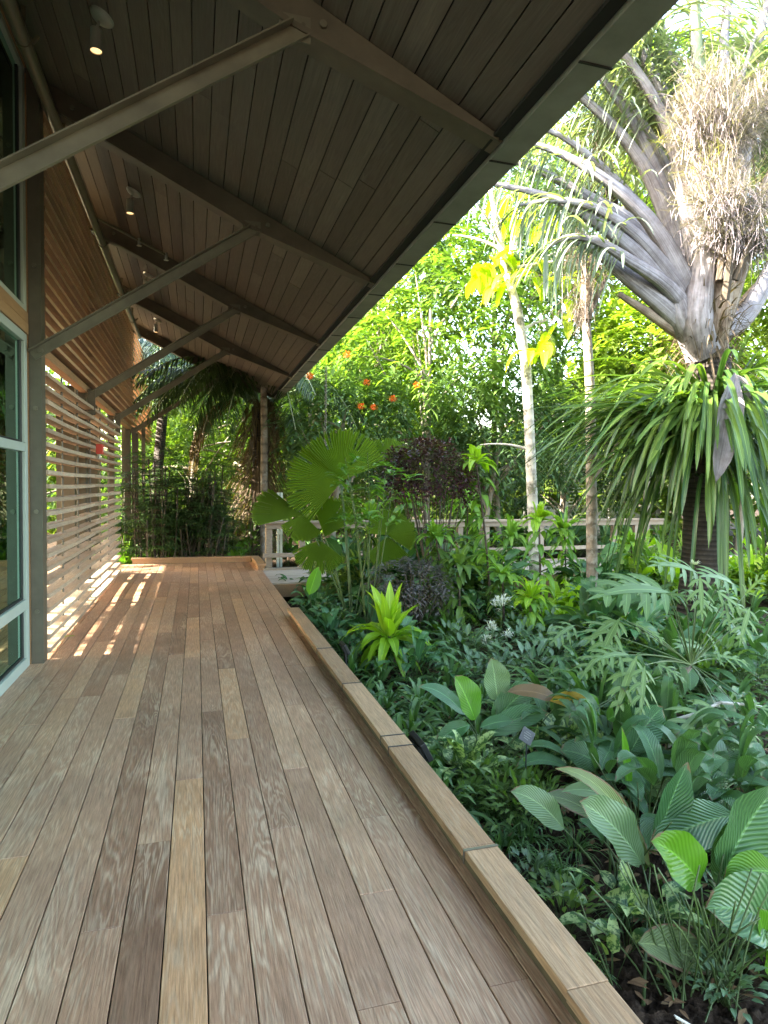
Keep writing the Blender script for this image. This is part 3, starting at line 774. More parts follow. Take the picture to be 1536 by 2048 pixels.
# pipe along the wall head
def pipe():
    e = empty('wall_pipe', (-1.155, 5, 4.6), 'thick olive brown pipe running along the top of the wall under the ceiling', 'pipe')
    mb = MB(); mb.tube([(-1.155, y_, 4.61) for y_ in (-2, 2, 6, 10, 14.4)], .048, 14); mb.build('tube', M['pipe'], e, smooth=True)
    for y_ in (5.1, 6.5, 9.0, 11.2, 13.0):
        mb = MB(); mb.tube([(-1.155, y_ - .02, 4.61), (-1.155, y_ + .02, 4.61)], .056, 14)
        mb.bar((-1.155, y_, 4.66), (-1.155, y_, 4.95), .012, .03, up=(1, 0, 0)); mb.bar((-1.10, y_, 4.61), (-1.06, y_, 4.66), .02, .02); mb.build('clamp', M['pipe'], e)
    a = Vector((-1.11, 8.2, 4.62)); b = Vector((-.35, 8.2, 4.28))
    e2 = empty('sprinkler_arm', tuple(a), 'thin branch pipe with a sprinkler head reaching out from the wall pipe', 'sprinkler')
    mb = MB(); mb.cyl(a, b, .014, 8); mb.build('tube', M['pipe'], e2, smooth=True)
    for t in (.6, 1.0):
        p = a.lerp(b, t); mb = MB(); mb.cyl(p + Vector((0, 0, .03)), p - Vector((0, 0, .05)), .016, 8); mb.cyl(p - Vector((0, 0, .055)), p - Vector((0, 0, .058)), .03, 10); mb.build('sprinkler_head', M['lampmetal'], e2)
pipe()

# ceiling lamps
def on_ceiling(px, py):
    d = ray(px, py)
    t = (4.07 + SL * .5 - CAM_H) / (d.z + SL * d.x)
    return Vector((0, 0, CAM_H)) + d * t
def lamps():
    LP = [(205, 32, 'nearest lit grey spotlight on the ceiling, above the first brace'), (268, 383, 'second lit spotlight from the near end, over the sprinkler arm'),
          (297, 549, 'third ceiling spotlight, seen just above the second brace'), (316, 640, 'far small ceiling spotlight near the roof end')]
    nv = Vector((-SL, 0, -1)).normalized()
    for px, py, lab in LP:
        p = on_ceiling(px, py)
        e = empty('ceiling_spotlight', tuple(p), lab, 'spotlight')
        mb = MB(); n_ = 5
        pts = [p + nv * t for t in (0.001, .012, .02, .034, .046)]
        mb.tube(pts, [.078, .078, .072, .055, .02], 20); mb.build('canopy', M['lampmetal'], e, smooth=True)
        q = p + nv * .045; q2 = q + Vector((-.02, 0, -.05))
        mb = MB(); mb.cyl(q, q2, .009, 8); mb.build('stem', M['lampmetal'], e)
        mb = MB(); mb.tube([q2 + Vector((0, 0, .004)), q2, q2 - Vector((0, 0, .14))], [.02, .036, .036], 16, cap=False); mb.build('barrel', M['lampmetal'], e, smooth=False)
        mb = MB(); mb.cyl(q2 - Vector((0, 0, .125)), q2 - Vector((0, 0, .135)), .034, 14); mb.build('lamp_face', M['glow'], e)
lamps()

# small things on building
def small():
    p = at(195, 898, X=-1.22)
    e = empty('alarm_box', tuple(p), 'small red alarm box fixed to the low slat screen', 'alarm box')
    mb = MB(); mb.bx(-1.232, -1.15, p.y - .055, p.y + .055, p.z - .065, p.z + .06); mb.build('case', M['red'], e, bevel=.006)
    mb = MB(); mb.bx(-1.1498, -1.147, p.y - .012, p.y + .012, p.z - .03, p.z + .02); mb.bx(-1.2, -1.16, p.y + .056, p.y + .10, p.z - .02, p.z + .015); mb.build('strobe', M['white'], e)
    mb = MB(); mb.cyl((-1.2, p.y, p.z - .066), (-1.2, p.y, p.z - .12), .02, 8); mb.build('conduit', M['lampmetal'], e)
    # chains
    for (px, y0, y1, xx, s, lab) in [(652, 735, 1135, 1.80, 1.0, 'long hanging rain chain of oval links below the eave corner'), (706, 872, 965, 2.3, .5, 'short thin chain hanging in front of the big fan leaf')]:
        top = at(px, y0, X=xx); zb = at(px - 8, y1, Y=top.y).z
        e = empty('rain_chain', (top.x, top.y, zb), lab, 'chain')
        mb = MB(); z = top.z; k = 0; a_ = .028 * s
        while z > zb:
            th = (k % 2) * PI / 2 + .3
            an = np.linspace(0, 2 * PI, 9)
            pts = [(top.x + math.cos(th) * math.cos(t) * a_ * .55, top.y + math.sin(th) * math.cos(t) * a_ * .55, z + math.sin(t) * a_) for t in an]
            mb.tube(pts, .0045 * s + .001, 4, cap=False); z -= a_ * 1.55; k += 1
        mb.build('links', M['chain'], e)
    # floodlights behind kerb
    for (px, py, s, lab) in [(842, 1492, 1.0, 'finned black garden floodlight tucked behind the kerb'), (690, 1295, .8, 'small black garden light half hidden in leaves behind the kerb')]:
        p = at(px, py, X=1.28)
        e = empty('garden_floodlight', tuple(p), lab, 'floodlight')
        rot = Matrix.Rotation(R(-28), 3, 'Y')
        mb = MB(); mb.box(p, (.035 * s, .21 * s, .12 * s), rot); mb.build('housing', M['iron'], e, bevel=.004)
        mb = MB()
        for k in range(11):
            q = p + rot @ Vector((-.026 * s, (-.09 + k * .018) * s, 0)); mb.box(q, (.016 * s, .004 * s, .1 * s), rot)
        mb.build('fins', M['iron'], e)
        mb = MB(); mb.cyl(p, (p.x + .03, p.y, -.36), .012, 8); mb.build('bracket', M['iron'], e)
    # plant label
    p = at(1054, 1472, Y=3.25)
    e = empty('plant_label', (p.x, p.y + .01, -.38), 'small black diamond plant label standing among mottled leaves', 'plant label')
    rot = Matrix.Rotation(R(-25), 3, 'X') @ Matrix.Rotation(R(38), 3, 'Y')
    mb = MB(); mb.box(p, (.082, .004, .082), rot); mb.build('plate', M['sign'], e, bevel=.002)
    mb = MB()
    for z, w_ in ((.02, .034), (.008, .05), (-.006, .04), (-.018, .03)):
        mb.box(p + rot @ Vector((0, -.0031, z)), (w_, .0012, .004), rot)
    mb.build('etched_lines', M['signtext'], e)
    mb = MB(); mb.cyl(p + Vector((0, .004, -.02)), (p.x, p.y + .01, -.38), .004, 6); mb.build('stake', M['sign'], e)
    # pale double post behind the railing
    p = at(559, 1135, Y=12.4)
    mb = MB(); mb.bx(p.x - .055, p.x - .008, 12.38, 12.43, -.3, at(559, 985, Y=12.4).z); mb.bx(p.x + .008, p.x + .05, 12.38, 12.43, -.3, at(559, 985, Y=12.4).z)
    mb.bx(p.x - .056, p.x + .051, 12.36, 12.379, .6, .66)
    tag(mb.build('pale_post', M['pvc']), 'pale green double post just behind the near end of the railing', 'post')
    # dropped sprig on deck
    p = at(112, 1272, Z=.02)
    mb = MB(); leaves(mb, [p, p, p], [(-.3, .8, .5), (.6, -.5, .1), (.2, .4, .8)], [.13, .14, .1], [.05, .055, .04], 'ovate', droop=.2)
    mb.tube([p, p + Vector((.10, .02, -.01)), p + Vector((.16, .03, -.012))], .003, 4)
    o = mb.build('leafy_sprig', M['lime'], smooth=True); tag(o, 'small bright green sprig sprouting at the deck edge below the slats', 'sprig')
small()

# distant shelter
def shelter():
    p = at(1170, 1010, Y=21); x = p.x
    e = empty('garden_shelter', (x, 21, -.3), 'pale slatted garden shelter with louvred side far behind the boardwalk', 'shelter')
    for dx in (-2.2, -.9, 1.2, 3.2):
        mb = MB(); mb.bx(x + dx - .1, x + dx + .1, 20.9, 21.1, -.3, 4.2); mb.build('post', M['shelter'], e)
    for k in range(12):
        mb = MB(); mb.bx(x - .8, x + 1.1, 20.92, 21.08, .9 + k * .13, .96 + k * .13); mb.build('louvre', M['shelter'], e)
    for k in range(9):
        mb = MB(); mb.bx(x - 2.8, x + 4.5, 18.8 + k * .5, 18.92 + k * .5, 4.2, 4.38); mb.build('roof_slat', M['shelter'], e)
    mb = MB(); mb.bx(x - 2.5, x + 3.5, 21.11, 21.15, -.1, .9); mb.build('side_board', M['shelter'], e)
shelter()
# ================================================================== PLANTS
GZ = -0.37
def V3(*a): return np.array(a, float)
def pw(px, py, **k): return np.array(tuple(at(px, py, **k)))
def plant(name, base, label, cat, group=None): return empty(name, tuple(float(x) for x in base), label, cat, group)
def dup(root, loc, rz, s=1.0, label=None, group=None):
    r = root.copy(); col.objects.link(r); r.location = loc; r.rotation_euler = (0, 0, rz); r.scale = (s, s, s)
    if label: r['label'] = label
    if group: r['group'] = group
    for ch in list(root.children):
        c = ch.copy(); col.objects.link(c); c.parent = r
    return r

def fronds(mbs, mbl, path, nl, L, W, start=.2, droop=.8, angle=.9, prof='lance', hang=0.0, ns=4, rad=(.03, .008), taper=True):
    """pinnate frond on a rachis path; leaflets down both sides"""
    path = np.array(path); n = len(path)
    mbs.tube(path, np.linspace(rad[0], rad[1], n), 6)
    t = np.linspace(start, .99, nl)
    idx = t * (n - 1); i0 = np.minimum(idx.astype(int), n - 2); f = (idx - i0)[:, None]
    P = path[i0] * (1 - f) + path[i0 + 1] * f; T = unit(path[i0 + 1] - path[i0])
    S = unit(np.cross(T, [0, 0, 1.0])); Nn = np.cross(S, T)
    for sgn in (-1, 1):
        D = unit(T * math.cos(angle) + S * sgn * math.sin(angle) + Nn * .15 + rng.normal(0, .08, P.shape) - V3(0, 0, 1) * hang)
        Ls = L * (np.sin(PI * (0.15 + .8 * (t - start) / (1 - start))) ** .6 if taper else np.ones_like(t)) * rng.uniform(.85, 1.1, len(t))
        leaves(mbl, P, D, Ls, W, prof, ns=ns, nc=3, droop=droop, fold=.35)

def compound(mb, O, D, n_pairs, Lr, L, W, prof='lance', droop=.6, ns=2, nc=3):
    """many twigs with paired leaflets, vectorised"""
    n = len(O); k = n_pairs
    t = np.linspace(.25, 1, k)[None, :, None]
    Dd = unit(D)[:, None, :] + V3(0, 0, -1) * (.5 * t ** 2)
    P = O[:, None, :] + Dd * t * (Lr if np.isscalar(Lr) else np.asarray(Lr)[:, None, None])
    S = unit(np.cross(D, [0, 0, 1.0]) + 1e-3)[:, None, :]
    var = np.repeat(rng.uniform(0, 1, n), k)
    for sg in (-1, 1):
        Dl = unit(Dd * .7 + S * sg * .9 + rng.normal(0, .15, P.shape))
        leaves(mb, P.reshape(-1, 3), Dl.reshape(-1, 3), rng.uniform(.75, 1.15, n * k) * L, W, prof, ns=ns, nc=nc, droop=droop, A=np.clip(var + rng.normal(0, .12, n * k), 0, 1))

def crown_points(c, r, n, lump=7):
    d = sph(n, -.75, 1); rad = rng.uniform(.25, 1, n) ** .5
    lc = sph(lump); k = np.maximum(0, (d @ lc.T)).max(1)
    rad *= .72 + .38 * k
    return np.array(c) + d * rad[:, None] * np.array(r), d

def tree(name, base, c, r, label, mat, n=420, pairs=4, Lr=.35, L=.2, W=.06, trunk=.1, bark='branch', cat='tree', group=None, prof='lance', droop=.6, limbs=9, lean=None, ns=2):
    base = np.array(base, float); c = np.array(c, float); r = np.array(r, float)
    e = plant(name, base, label, cat, group)
    mt = MB(); fork = base * .55 + c * .45; fork[2] = base[2] + (c[2] - base[2]) * .6
    path = bez(base, base * .6 + c * .4 + rng.normal(0, .15, 3), c + V3(0, 0, r[2] * .4), 10)
    mt.tube(path, np.linspace(trunk, trunk * .3, 10), 8)
    mt.build('trunk', M[bark], e, smooth=True)
    ml = MB()
    O, d = crown_points(c, r, n)
    for k in range(limbs):
        q = O[k]; s = path[random.randint(4, 8)]
        ml.tube(bez(s, s * .5 + q * .5 + V3(0, 0, r[2] * .15), q, 7), np.linspace(trunk * .4, trunk * .08, 7), 5)
    ml.build('limbs', M[bark], e, smooth=True)
    mb = MB(); D = unit(d + rng.normal(0, .6, d.shape) + V3(0, 0, -.15))
    compound(mb, O, D, pairs, Lr, L, W, prof, droop, ns)
    mb.build('crown', M[mat], e, smooth=True)
    return e

# ---- far foliage mass (reads as one mass beyond everything)
def far_mass():
    mb = MB(); n = 17000
    az = rng.uniform(R(-14), R(58), n); dist = rng.uniform(25, 36, n)
    top = 7.0 + 3.5 * np.sin(az * 9) + 1.5 * np.sin(az * 23 + 1) + np.clip((az - R(20)) * 7, 0, 4)
    z = -.3 + (top + .3) * rng.uniform(0, 1, n) ** .8
    P = np.stack([np.sin(az) * dist, np.cos(az) * dist, z], -1)
    compound(mb, P, unit(rng.normal(0, 1, P.shape)), 3, .7, .55, .2, 'lance', .5, 2)
    tag(mb.build('distant_foliage', M['far_leaf'], smooth=True), 'distant mass of tropical foliage closing the garden', 'foliage', kind='stuff')
far_mass()

# ---- background trees: (px, py) of crown centre at depth Y
BT = [
 ((860, 700), 14.5, (2.9, 2.2, 2.6), 'tree_mid', 'leafy tree with clusters of orange flowers behind the railing', 620, .22, .07),
 ((690, 860), 13.8, (1.3, 1.0, 1.3), 'tree_blue', 'small blue green tree directly behind the big fan leaf', 260, .20, .06),
 ((1010, 860), 14.2, (1.9, 1.4, 1.5), 'tree_blue', 'dense mid green tree between the orange flowering tree and the white trunk', 420, .2, .06),
 ((990, 470), 15.5, (2.6, 2.0, 2.5), 'tree_blue', 'tall green tree whose crown shows just right of the roof eave', 480, .24, .07),
 ((1190, 760), 15.5, (2.2, 1.8, 2.1), 'tree_mid', 'green tree behind the slender ringed trunk', 420, .22, .075),
 ((1300, 700), 13.2, (1.7, 1.3, 1.5), 'tree_lime', 'bright yellow green sunlit tree left of the big palm trunk', 330, .24, .09),
 ((1200, 480), 17.0, (3.0, 2.2, 2.6), 'tree_lime', 'sunny yellow green tree behind the grey palm stalks', 420, .28, .10),
 ((1420, 260), 18.5, (3.4, 2.4, 3.2), 'tree_mid', 'tall tree filling the upper right corner behind the palm flowers', 420, .3, .10),
 ((1500, 850), 14.0, (2.2, 1.6, 2.0), 'tree_lime', 'bright green tree at the right edge behind the strap leaved plant', 320, .24, .09),
 ((760, 560), 18.0, (3.2, 2.4, 3.0), 'tree_lime', 'yellow green sunlit tree far behind under the roof eave line', 420, .26, .08),
 ((620, 760), 19.0, (2.6, 2.0, 2.6), 'tree_mid', 'green tree beyond the far lower tip of the roof', 340, .26, .08),
 ((390, 930), 21.0, (3.4, 2.4, 2.6), 'tree_mid', 'bright sunlit tree glimpsed through the dark palms past the deck end', 360, .28, .10),
 ((250, 700), 24.0, (3.6, 2.4, 4.5), 'tree_mid', 'tall tree seen between the roof end and the slat screen', 320, .3, .10),
 ((820, 960), 16.0, (2.6, 1.6, 1.4), 'tree_mid', 'low bushy tree behind the dark purple shrub', 360, .2, .06),
 ((1120, 960), 17.5, (3.0, 1.6, 1.2), 'tree_dark', 'low dark tree in front of the slatted garden shelter', 260, .2, .07),
]
def bg_trees():
    for (p, Y, r, mt, lab, n, L, W) in BT:
        c = pw(p[0], p[1], Y=Y); base = V3(c[0] + rng.normal(0, .3), c[1] + .2, GZ)
        e = tree('broadleaf_tree', base, c, r, lab, mt, n=int(n * (1.9 if p[1] > 800 else 1.35)), pairs=4, L=L * (1.2 if p[1] > 800 else 1.45), W=W * (1.2 if p[1] > 800 else 1.4), trunk=.11, Lr=L * 1.9)
        if 'orange' in lab:
            for (fx, fy) in [(733, 765), (785, 797), (722, 812), (747, 814), (694, 709), (834, 770), (620, 752)]:
                mb = MB(); q = pw(fx, fy, Y=12.3); nn = 60
                d = sph(nn); leaves(mb, q + d * V3(.06, .05, .035) * rng.uniform(.3, 1.2, (nn, 1)), unit(d + rng.normal(0, .5, (nn, 3))), .045, .016, 'ovate', ns=2, droop=.2)
                mb.build('flower_cluster', M['flower'], e, smooth=True)
bg_trees()
def left_trees():
    for (x, y, z, r, mt, lab) in [(-11, 7.5, 3.2, (1.6, 2.0, 2.2), 'tree_mid', 'green tree outside the open left side, seen low through the nearer slats'), (-12, 12.5, 3.4, (1.8, 2.2, 2.4), 'tree_lime', 'yellow green tree outside the open left side, seen through the farther slats'),
                                  (-9.5, 16.5, 2.6, (1.8, 1.6, 2.4), 'tree_mid', 'tree outside past the end of the left room, behind the dark columns'), (-4.2, 19, 2.2, (2.0, 1.4, 2.2), 'tree_dark', 'dark tree filling the gap between the end columns and the slat screen')]:
        tree('broadleaf_tree', (x, y, GZ), (x, y, z), r, lab, mt, n=300, pairs=4, L=.26, W=.09, trunk=.1, Lr=.5)
    for (x, y, z, mt, lab) in [(-6.3, 8.0, 1.9, 'tree_mid', 'open leafy shrub added to dapple the sun behind the nearer slats'), (-6.4, 10.8, 2.0, 'tree_mid', 'open leafy shrub added to dapple the sun behind the farther slats'), (-6.6, 13.6, 2.1, 'tree_mid', 'open leafy shrub added near the end columns to shade the far deck')]:
        tree('dapple_shrub', (x, y, GZ), (x, y, z), (.7, 1.5, .75), lab, mt, n=60, pairs=4, L=.16, W=.06, trunk=.04, Lr=.35, cat='shrub')  # shrubs added in the sun's path to dapple the light on the deck
left_trees()

# ---- left end: shaggy palm, slim trunk, thicket
def left_palm():
    base = pw(515, 1120, Y=15.3); base[2] = GZ
    hub = pw(520, 815, Y=15.3)
    e = plant('shaggy_palm', base, 'large drooping palm with brown dead fronds hanging over the far deck end', 'palm')
    mb = MB(); mb.tube(bez(base, (base + hub) / 2 + V3(.1, 0, 0), hub, 8), np.linspace(.22, .2, 8), 10); mb.build('trunk', M['palm_trunk'], e, smooth=True)
    ms, ml = MB(), MB()
    for k in range(34):
        a = rng.uniform(0, 2 * PI) if k > 16 else rng.uniform(PI * .8, PI * 1.35)
        el = rng.uniform(.5, 1.3); LL = rng.uniform(2.8, 4.0)
        d = V3(math.cos(a) * math.cos(el), math.sin(a) * math.cos(el) * .8, math.sin(el))
        tip = hub + V3(math.cos(a), math.sin(a) * .8, 0) * LL * .85 + V3(0, 0, rng.uniform(-1.0, .7))
        fronds(ms, ml, bez(hub, hub + d * LL * .65, tip, 9), 46, .75, .035, .15, 1.1, .9, ns=4, hang=.25)
    ms.build('frond_stalks', M['petiole_green'], e, smooth=True); ml.build('fronds', M['frond'], e, smooth=True)
    mb = MB(); n = 700
    a = rng.uniform(0, 2 * PI, n); z = rng.uniform(.1, 1, n)
    P = np.stack([base[0] + .24 * np.cos(a), base[1] + .24 * np.sin(a), base[2] + (hub[2] - base[2]) * z], -1)
    leaves(mb, P, np.stack([np.cos(a) * .7, np.sin(a) * .7, -.6 + 0 * a], -1), rng.uniform(.5, 1.3, n), .035, 'grass', ns=3, nc=2, droop=1.2)
    for k in range(8):
        a = rng.uniform(PI * .7, PI * 1.6); tip = hub + V3(math.cos(a) * 1.6, math.sin(a) * 1.2, -1.5); md = MB()
        fronds(md, mb, bez(hub, hub + V3(math.cos(a) * 1.4, math.sin(a), .7), tip, 7), 40, .6, .028, .2, 1.6, .6, ns=3, hang=.6, rad=(.02, .005))
        for q in md.V: pass
    mb.build('dead_skirt', M['shag'], e, smooth=True)
    # second palm, more bluish, behind the screen end
    base = pw(300, 1110, Y=18.5); base[2] = GZ; hub = pw(330, 780, Y=18.5)
    e = plant('arching_palm', base, 'bluish palm with long hanging fronds beyond the end of the slat screen', 'palm')
    mb = MB(); mb.tube([base, hub], [.16, .13], 10); mb.build('trunk', M['palm_trunk'], e, smooth=True)
    ms, ml = MB(), MB()
    for k in range(26):
        a = rng.uniform(0, 2 * PI); LL = rng.uniform(3, 4.2); el = rng.uniform(.7, 1.4)
        d = V3(math.cos(a) * math.cos(el), math.sin(a) * math.cos(el), math.sin(el))
        tip = hub + V3(math.cos(a), math.sin(a), 0) * LL * .75 + V3(0, 0, rng.uniform(-.8, 1.4))
        fronds(ms, ml, bez(hub, hub + d * LL * .75, tip, 9), 44, .9, .045, .15, 1.4, .9, ns=4, hang=.3)
    ms.build('frond_stalks', M['petiole_green'], e, smooth=True); ml.build('fronds', M['frond_blue'], e, smooth=True)
    # slim trunk tree
    b = pw(527, 1130, Y=14.1); b[2] = GZ
    e = plant('slim_tree', b, 'slim pale brown trunk rising beside the shaggy palm at the deck corner', 'tree')
    mb = MB(); t = pw(527, 700, Y=14.1); mb.tube(bez(b, (b + t) / 2 + V3(.03, 0, 0), t, 8), np.linspace(.085, .07, 8), 9); mb.build('trunk', M['brown_trunk'], e, smooth=True)
    mb = MB(); O, d = crown_points(t + V3(.1, 0, .3), (.9, .9, .7), 90); compound(mb, O, d + V3(0, 0, -.2), 4, .3, .2, .06); mb.build('crown', M['tree_dark'], e, smooth=True)
left_palm()

def rhapis():
    root = plant('lady_palm', (0, 0, 0), 'dark slender lady palm with finger like leaves crowding the far end of the deck', 'palm', 'lady palms beyond the far kerb')
    mc, ml = MB(), MB()
    for k in range(9):
        x, y = rng.normal(0, .13, 2); h = rng.uniform(1.1, 2.3)
        top = V3(x + rng.normal(0, .18), y + rng.normal(0, .1), h); mc.tube([V3(x, y, 0), (V3(x, y, 0) + top) / 2 + rng.normal(0, .03, 3), top], .013, 5)
        for q in range(9):
            t = rng.uniform(.4, 1); p = V3(x, y, 0) * (1 - t) + top * t; a = rng.uniform(0, 2 * PI)
            d = unit(V3(math.cos(a), math.sin(a), .7)); e_ = p + d * rng.uniform(.2, .35); mc.tube([p, e_], .004, 4)
            side = V3(-math.sin(a), math.cos(a), 0); n = 9; an = np.linspace(-1.2, 1.2, n)
            D = np.cos(an)[:, None] * (d + V3(0, 0, -.4)) + np.sin(an)[:, None] * side
            leaves(ml, np.tile(e_, (n, 1)), D, rng.uniform(.24, .34), .034, 'lance', ns=3, droop=.7, A=rng.uniform())
    mc.build('canes', M['stem_dark'], root, smooth=True); ml.build('foliage', M['tree_dark'], root, smooth=True)
    spots = [(-1.0, 13.75), (-.62, 13.6), (-.25, 13.85), (.1, 13.6), (-.85, 14.4), (-.4, 14.5), (.05, 14.6), (.35, 14.2), (-.1, 13.6), (.3, 13.7), (.6, 14.7), (-.75, 13.95), (-1.5, 14.8), (-1.2, 15.6), (-.7, 15.8)]
    lp = [root]
    for i, (x, y) in enumerate(spots):
        if i == 0: root.location = (x, y, GZ); continue
        lp.append(dup(root, (x, y, GZ), rng.uniform(0, 6.28), rng.uniform(.8, 1.08)))
    lp.sort(key=lambda o_: math.atan2(o_.location.x, o_.location.y)); ow = ['leftmost'] + [q + ' from the left' for q in 'second third fourth fifth sixth seventh eighth ninth tenth eleventh twelfth thirteenth fourteenth'.split()] + ['rightmost']
    for o_, q in zip(lp, ow): o_['label'] = 'dark slender lady palm beyond the far kerb, ' + q
rhapis()

# ---- generic rosettes
def rosette(e, base, n, L, W, mat, prof='lance', el=(.3, 1.4), droop=.8, stalk=0.0, ns=5, nc=3, fold=.25, wave=0.0, part='foliage', r0=.02, sw=.009, stemmat='stem_green', az=(0, 2 * PI), sdroop=.2, A=None):
    base = np.array(base, float)
    a = rng.uniform(az[0], az[1], n); e_ = rng.uniform(el[0], el[1], n)
    D = np.stack([np.cos(a) * np.cos(e_), np.sin(a) * np.cos(e_), np.sin(e_)], -1)
    P = base + np.stack([np.cos(a), np.sin(a), 0 * a], -1) * r0
    if stalk:
        ms = MB(); sl = stalk * rng.uniform(.6, 1.15, n)
        C = leaves(ms, P, D + V3(0, 0, .5), sl, sw, 'twig', ns=4, nc=3, droop=sdroop, fold=.9)
        ms.build('stalks', M[stemmat], e, smooth=True)
        P = C[:, -1]; D = unit(D * V3(1, 1, .35) + unit(C[:, -1] - C[:, -2]) * .5)
    mb = MB()
    leaves(mb, P, D, L * rng.uniform(.75, 1.15, n), W * rng.uniform(.8, 1.15, n), prof, ns=ns, nc=nc, droop=droop, fold=fold, wave=wave, A=A)
    return mb.build(part, M[mat], e, smooth=True)

def understory():
    """prototypes of anonymous bed plants, copied through the garden"""
    protos = []
    def pr_(name, label, cat, group, **k):
        e = plant(name, (0, 0, 0), label, cat, group); rosette(e, (0, 0, 0), **k); protos.append([e, False]); return len(protos) - 1
    a = pr_('peace_lily', 'dark glossy broad leaved clump among many like it in the shaded bed', 'plant', 'dark broad leaved clumps in the bed', n=26, L=.30, W=.095, mat='dark_leaf', prof='ellip', stalk=.32, droop=.9, ns=6, el=(.5, 1.5))
    b = pr_('ribbed_plant', 'clump of ribbed green leaves on upright stalks in the shaded bed', 'plant', 'ribbed clumps in the bed', n=16, L=.38, W=.14, mat='ribbed', prof='ellip', stalk=.4, droop=.8, ns=7, nc=5, el=(.6, 1.5))
    c = pr_('strap_clump', 'tuft of dark narrow lance leaves in the shaded bed', 'plant', 'narrow leaved tufts in the bed', n=34, L=.34, W=.05, mat='under', prof='lance', stalk=.16, droop=.9, el=(.4, 1.5))
    d = pr_('silver_plant', 'low silver green bushy plant in the middle of the bed', 'plant', 'silver green low plants in the bed', n=60, L=.11, W=.045, mat='silver', prof='ovate', stalk=.28, droop=.6, ns=3, el=(.2, 1.5), sw=.004)
    f = pr_('lime_clump', 'bright yellow green clump near the boardwalk', 'plant', 'bright clumps near the boardwalk', n=26, L=.34, W=.075, mat='lime_dull', prof='lance', stalk=.12, droop=.9, el=(.4, 1.5))
    g = pr_('grassy_tuft', 'fine grassy tuft at soil level in the shaded bed', 'plant', 'grassy tufts on the soil', n=60, L=.22, W=.012, mat='under', prof='grass', droop=1.4, ns=4, nc=2, el=(.3, 1.5), r0=.04)
    h = pr_('small_shrub', 'small leafy green shrub in the shaded bed', 'shrub', 'small leafy shrubs in the bed', n=90, L=.12, W=.05, mat='tree_mid', prof='ovate', stalk=.4, droop=.6, ns=3, el=(.0, 1.5), sw=.004)
    placed = []
    i9 = pr_('lime_clump', 'x', 'plant', None, n=22, L=.38, W=.10, mat='lime', prof='lance', stalk=.14, droop=.9, el=(.4, 1.5))
    def place(k, px, py, s=1.0, Y=None, xy=None):
        p = np.array([xy[0], xy[1], GZ]) if xy else pw(px, py, Z=GZ)
        if xy and 8.4 < xy[1] < 10 and 27.0 < math.degrees(math.atan2(xy[0], xy[1])) < 33.5 and s > 1.2: return
        rt, used = protos[k]
        s = s * rng.uniform(.85, 1.15)
        if not used: rt.location = tuple(p); rt.scale = (s, s, s); rt.rotation_euler = (0, 0, rng.uniform(0, 6)); protos[k][1] = True; o_ = rt
        else: o_ = dup(rt, tuple(p), rng.uniform(0, 6.28), s)
        placed.append((k, o_))
    # along the kerb, near to far (dark lance tufts)
    for (px, py) in [(880, 1660), (850, 1600), (900, 1590), (800, 1560), (760, 1500), (820, 1500), (880, 1530), (720, 1440), (770, 1440), (840, 1440), (700, 1380), (760, 1390), (900, 1470), (950, 1530)]:
        place(c, px, py, .95)
    for (px, py) in [(690, 1345), (740, 1350), (660, 1310), (830, 1380), (900, 1400), (960, 1440), (1020, 1470), (880, 1340), (800, 1340)]:
        place(rng.choice([a, c]), px, py, .95)
    # silver patch
    for (px, py) in [(930, 1340), (985, 1330), (1040, 1320), (1090, 1340), (1000, 1380), (1060, 1385), (1120, 1370), (950, 1390), (1150, 1330), (900, 1310), (1100, 1300), (1030, 1290)]:
        place(d, px, py, 1.25)
    # right middle, strappy and ribbed
    for (px, py) in [(1090, 1440), (1140, 1450), (1190, 1470), (1170, 1410), (1240, 1440), (1210, 1400), (1290, 1450)]:
        place(c, px, py, 1.25)
    for (px, py) in [(1100, 1520), (1240, 1560), (1330, 1560), (1420, 1560), (1500, 1560), (1200, 1620), (1390, 1640), (1460, 1660), (1290, 1500), (1380, 1500), (1470, 1480), (1530, 1640), (1340, 1700)]:
        place(b, px, py, .85)
    for (px, py) in [(1010, 1700), (1050, 1680), (1090, 1740), (1130, 1760), (980, 1640), (1020, 1640), (1150, 1700), (1310, 1850)]:
        place(g, px, py, .9)
    for (px, py) in [(1060, 1790), (1130, 1880), (1180, 1950), (1250, 1830), (1400, 1900), (1480, 1900), (1450, 2010), (1520, 1780)]:
        place(int(rng.choice([g, h, d])), px, py, rng.uniform(.4, .7))
    for (px, py) in [(960, 1600), (1010, 1590), (1060, 1620), (930, 1640), (1000, 1640), (1090, 1650), (1040, 1660)]:
        place(h, px, py, .55)
    # middle distance mixes
    for i in range(46):
        px = rng.uniform(1180, 1530); py = rng.uniform(1290, 1420)
        place(int(rng.choice([a, b, c, h, d])), px, py, rng.uniform(.9, 1.3))
    for i in range(50):
        x = rng.uniform(1.6, 8.5); y = rng.uniform(7.0, 9.8)
        place(int(rng.choice([a, c, f, h, a, h])), 0, 0, rng.uniform(.9, 1.3), xy=(x, y))
    for i in range(34):
        place(int(rng.choice([h, h, f, a])), 0, 0, rng.uniform(1.6, 2.3), xy=(rng.uniform(2.0, 6.4), rng.uniform(8.6, 9.9)))
    for i in range(16):
        x = rng.uniform(4.3, 8.2); y = rng.uniform(8.6, 9.9); place(f, 0, 0, 1.4, xy=(x, y))
    for i in range(26):
        x = rng.uniform(6.6, 10.5); y = rng.uniform(8.3, 10.0); place(int(rng.choice([i9, f, h, h])), 0, 0, rng.uniform(1.5, 2.4), xy=(x, y))
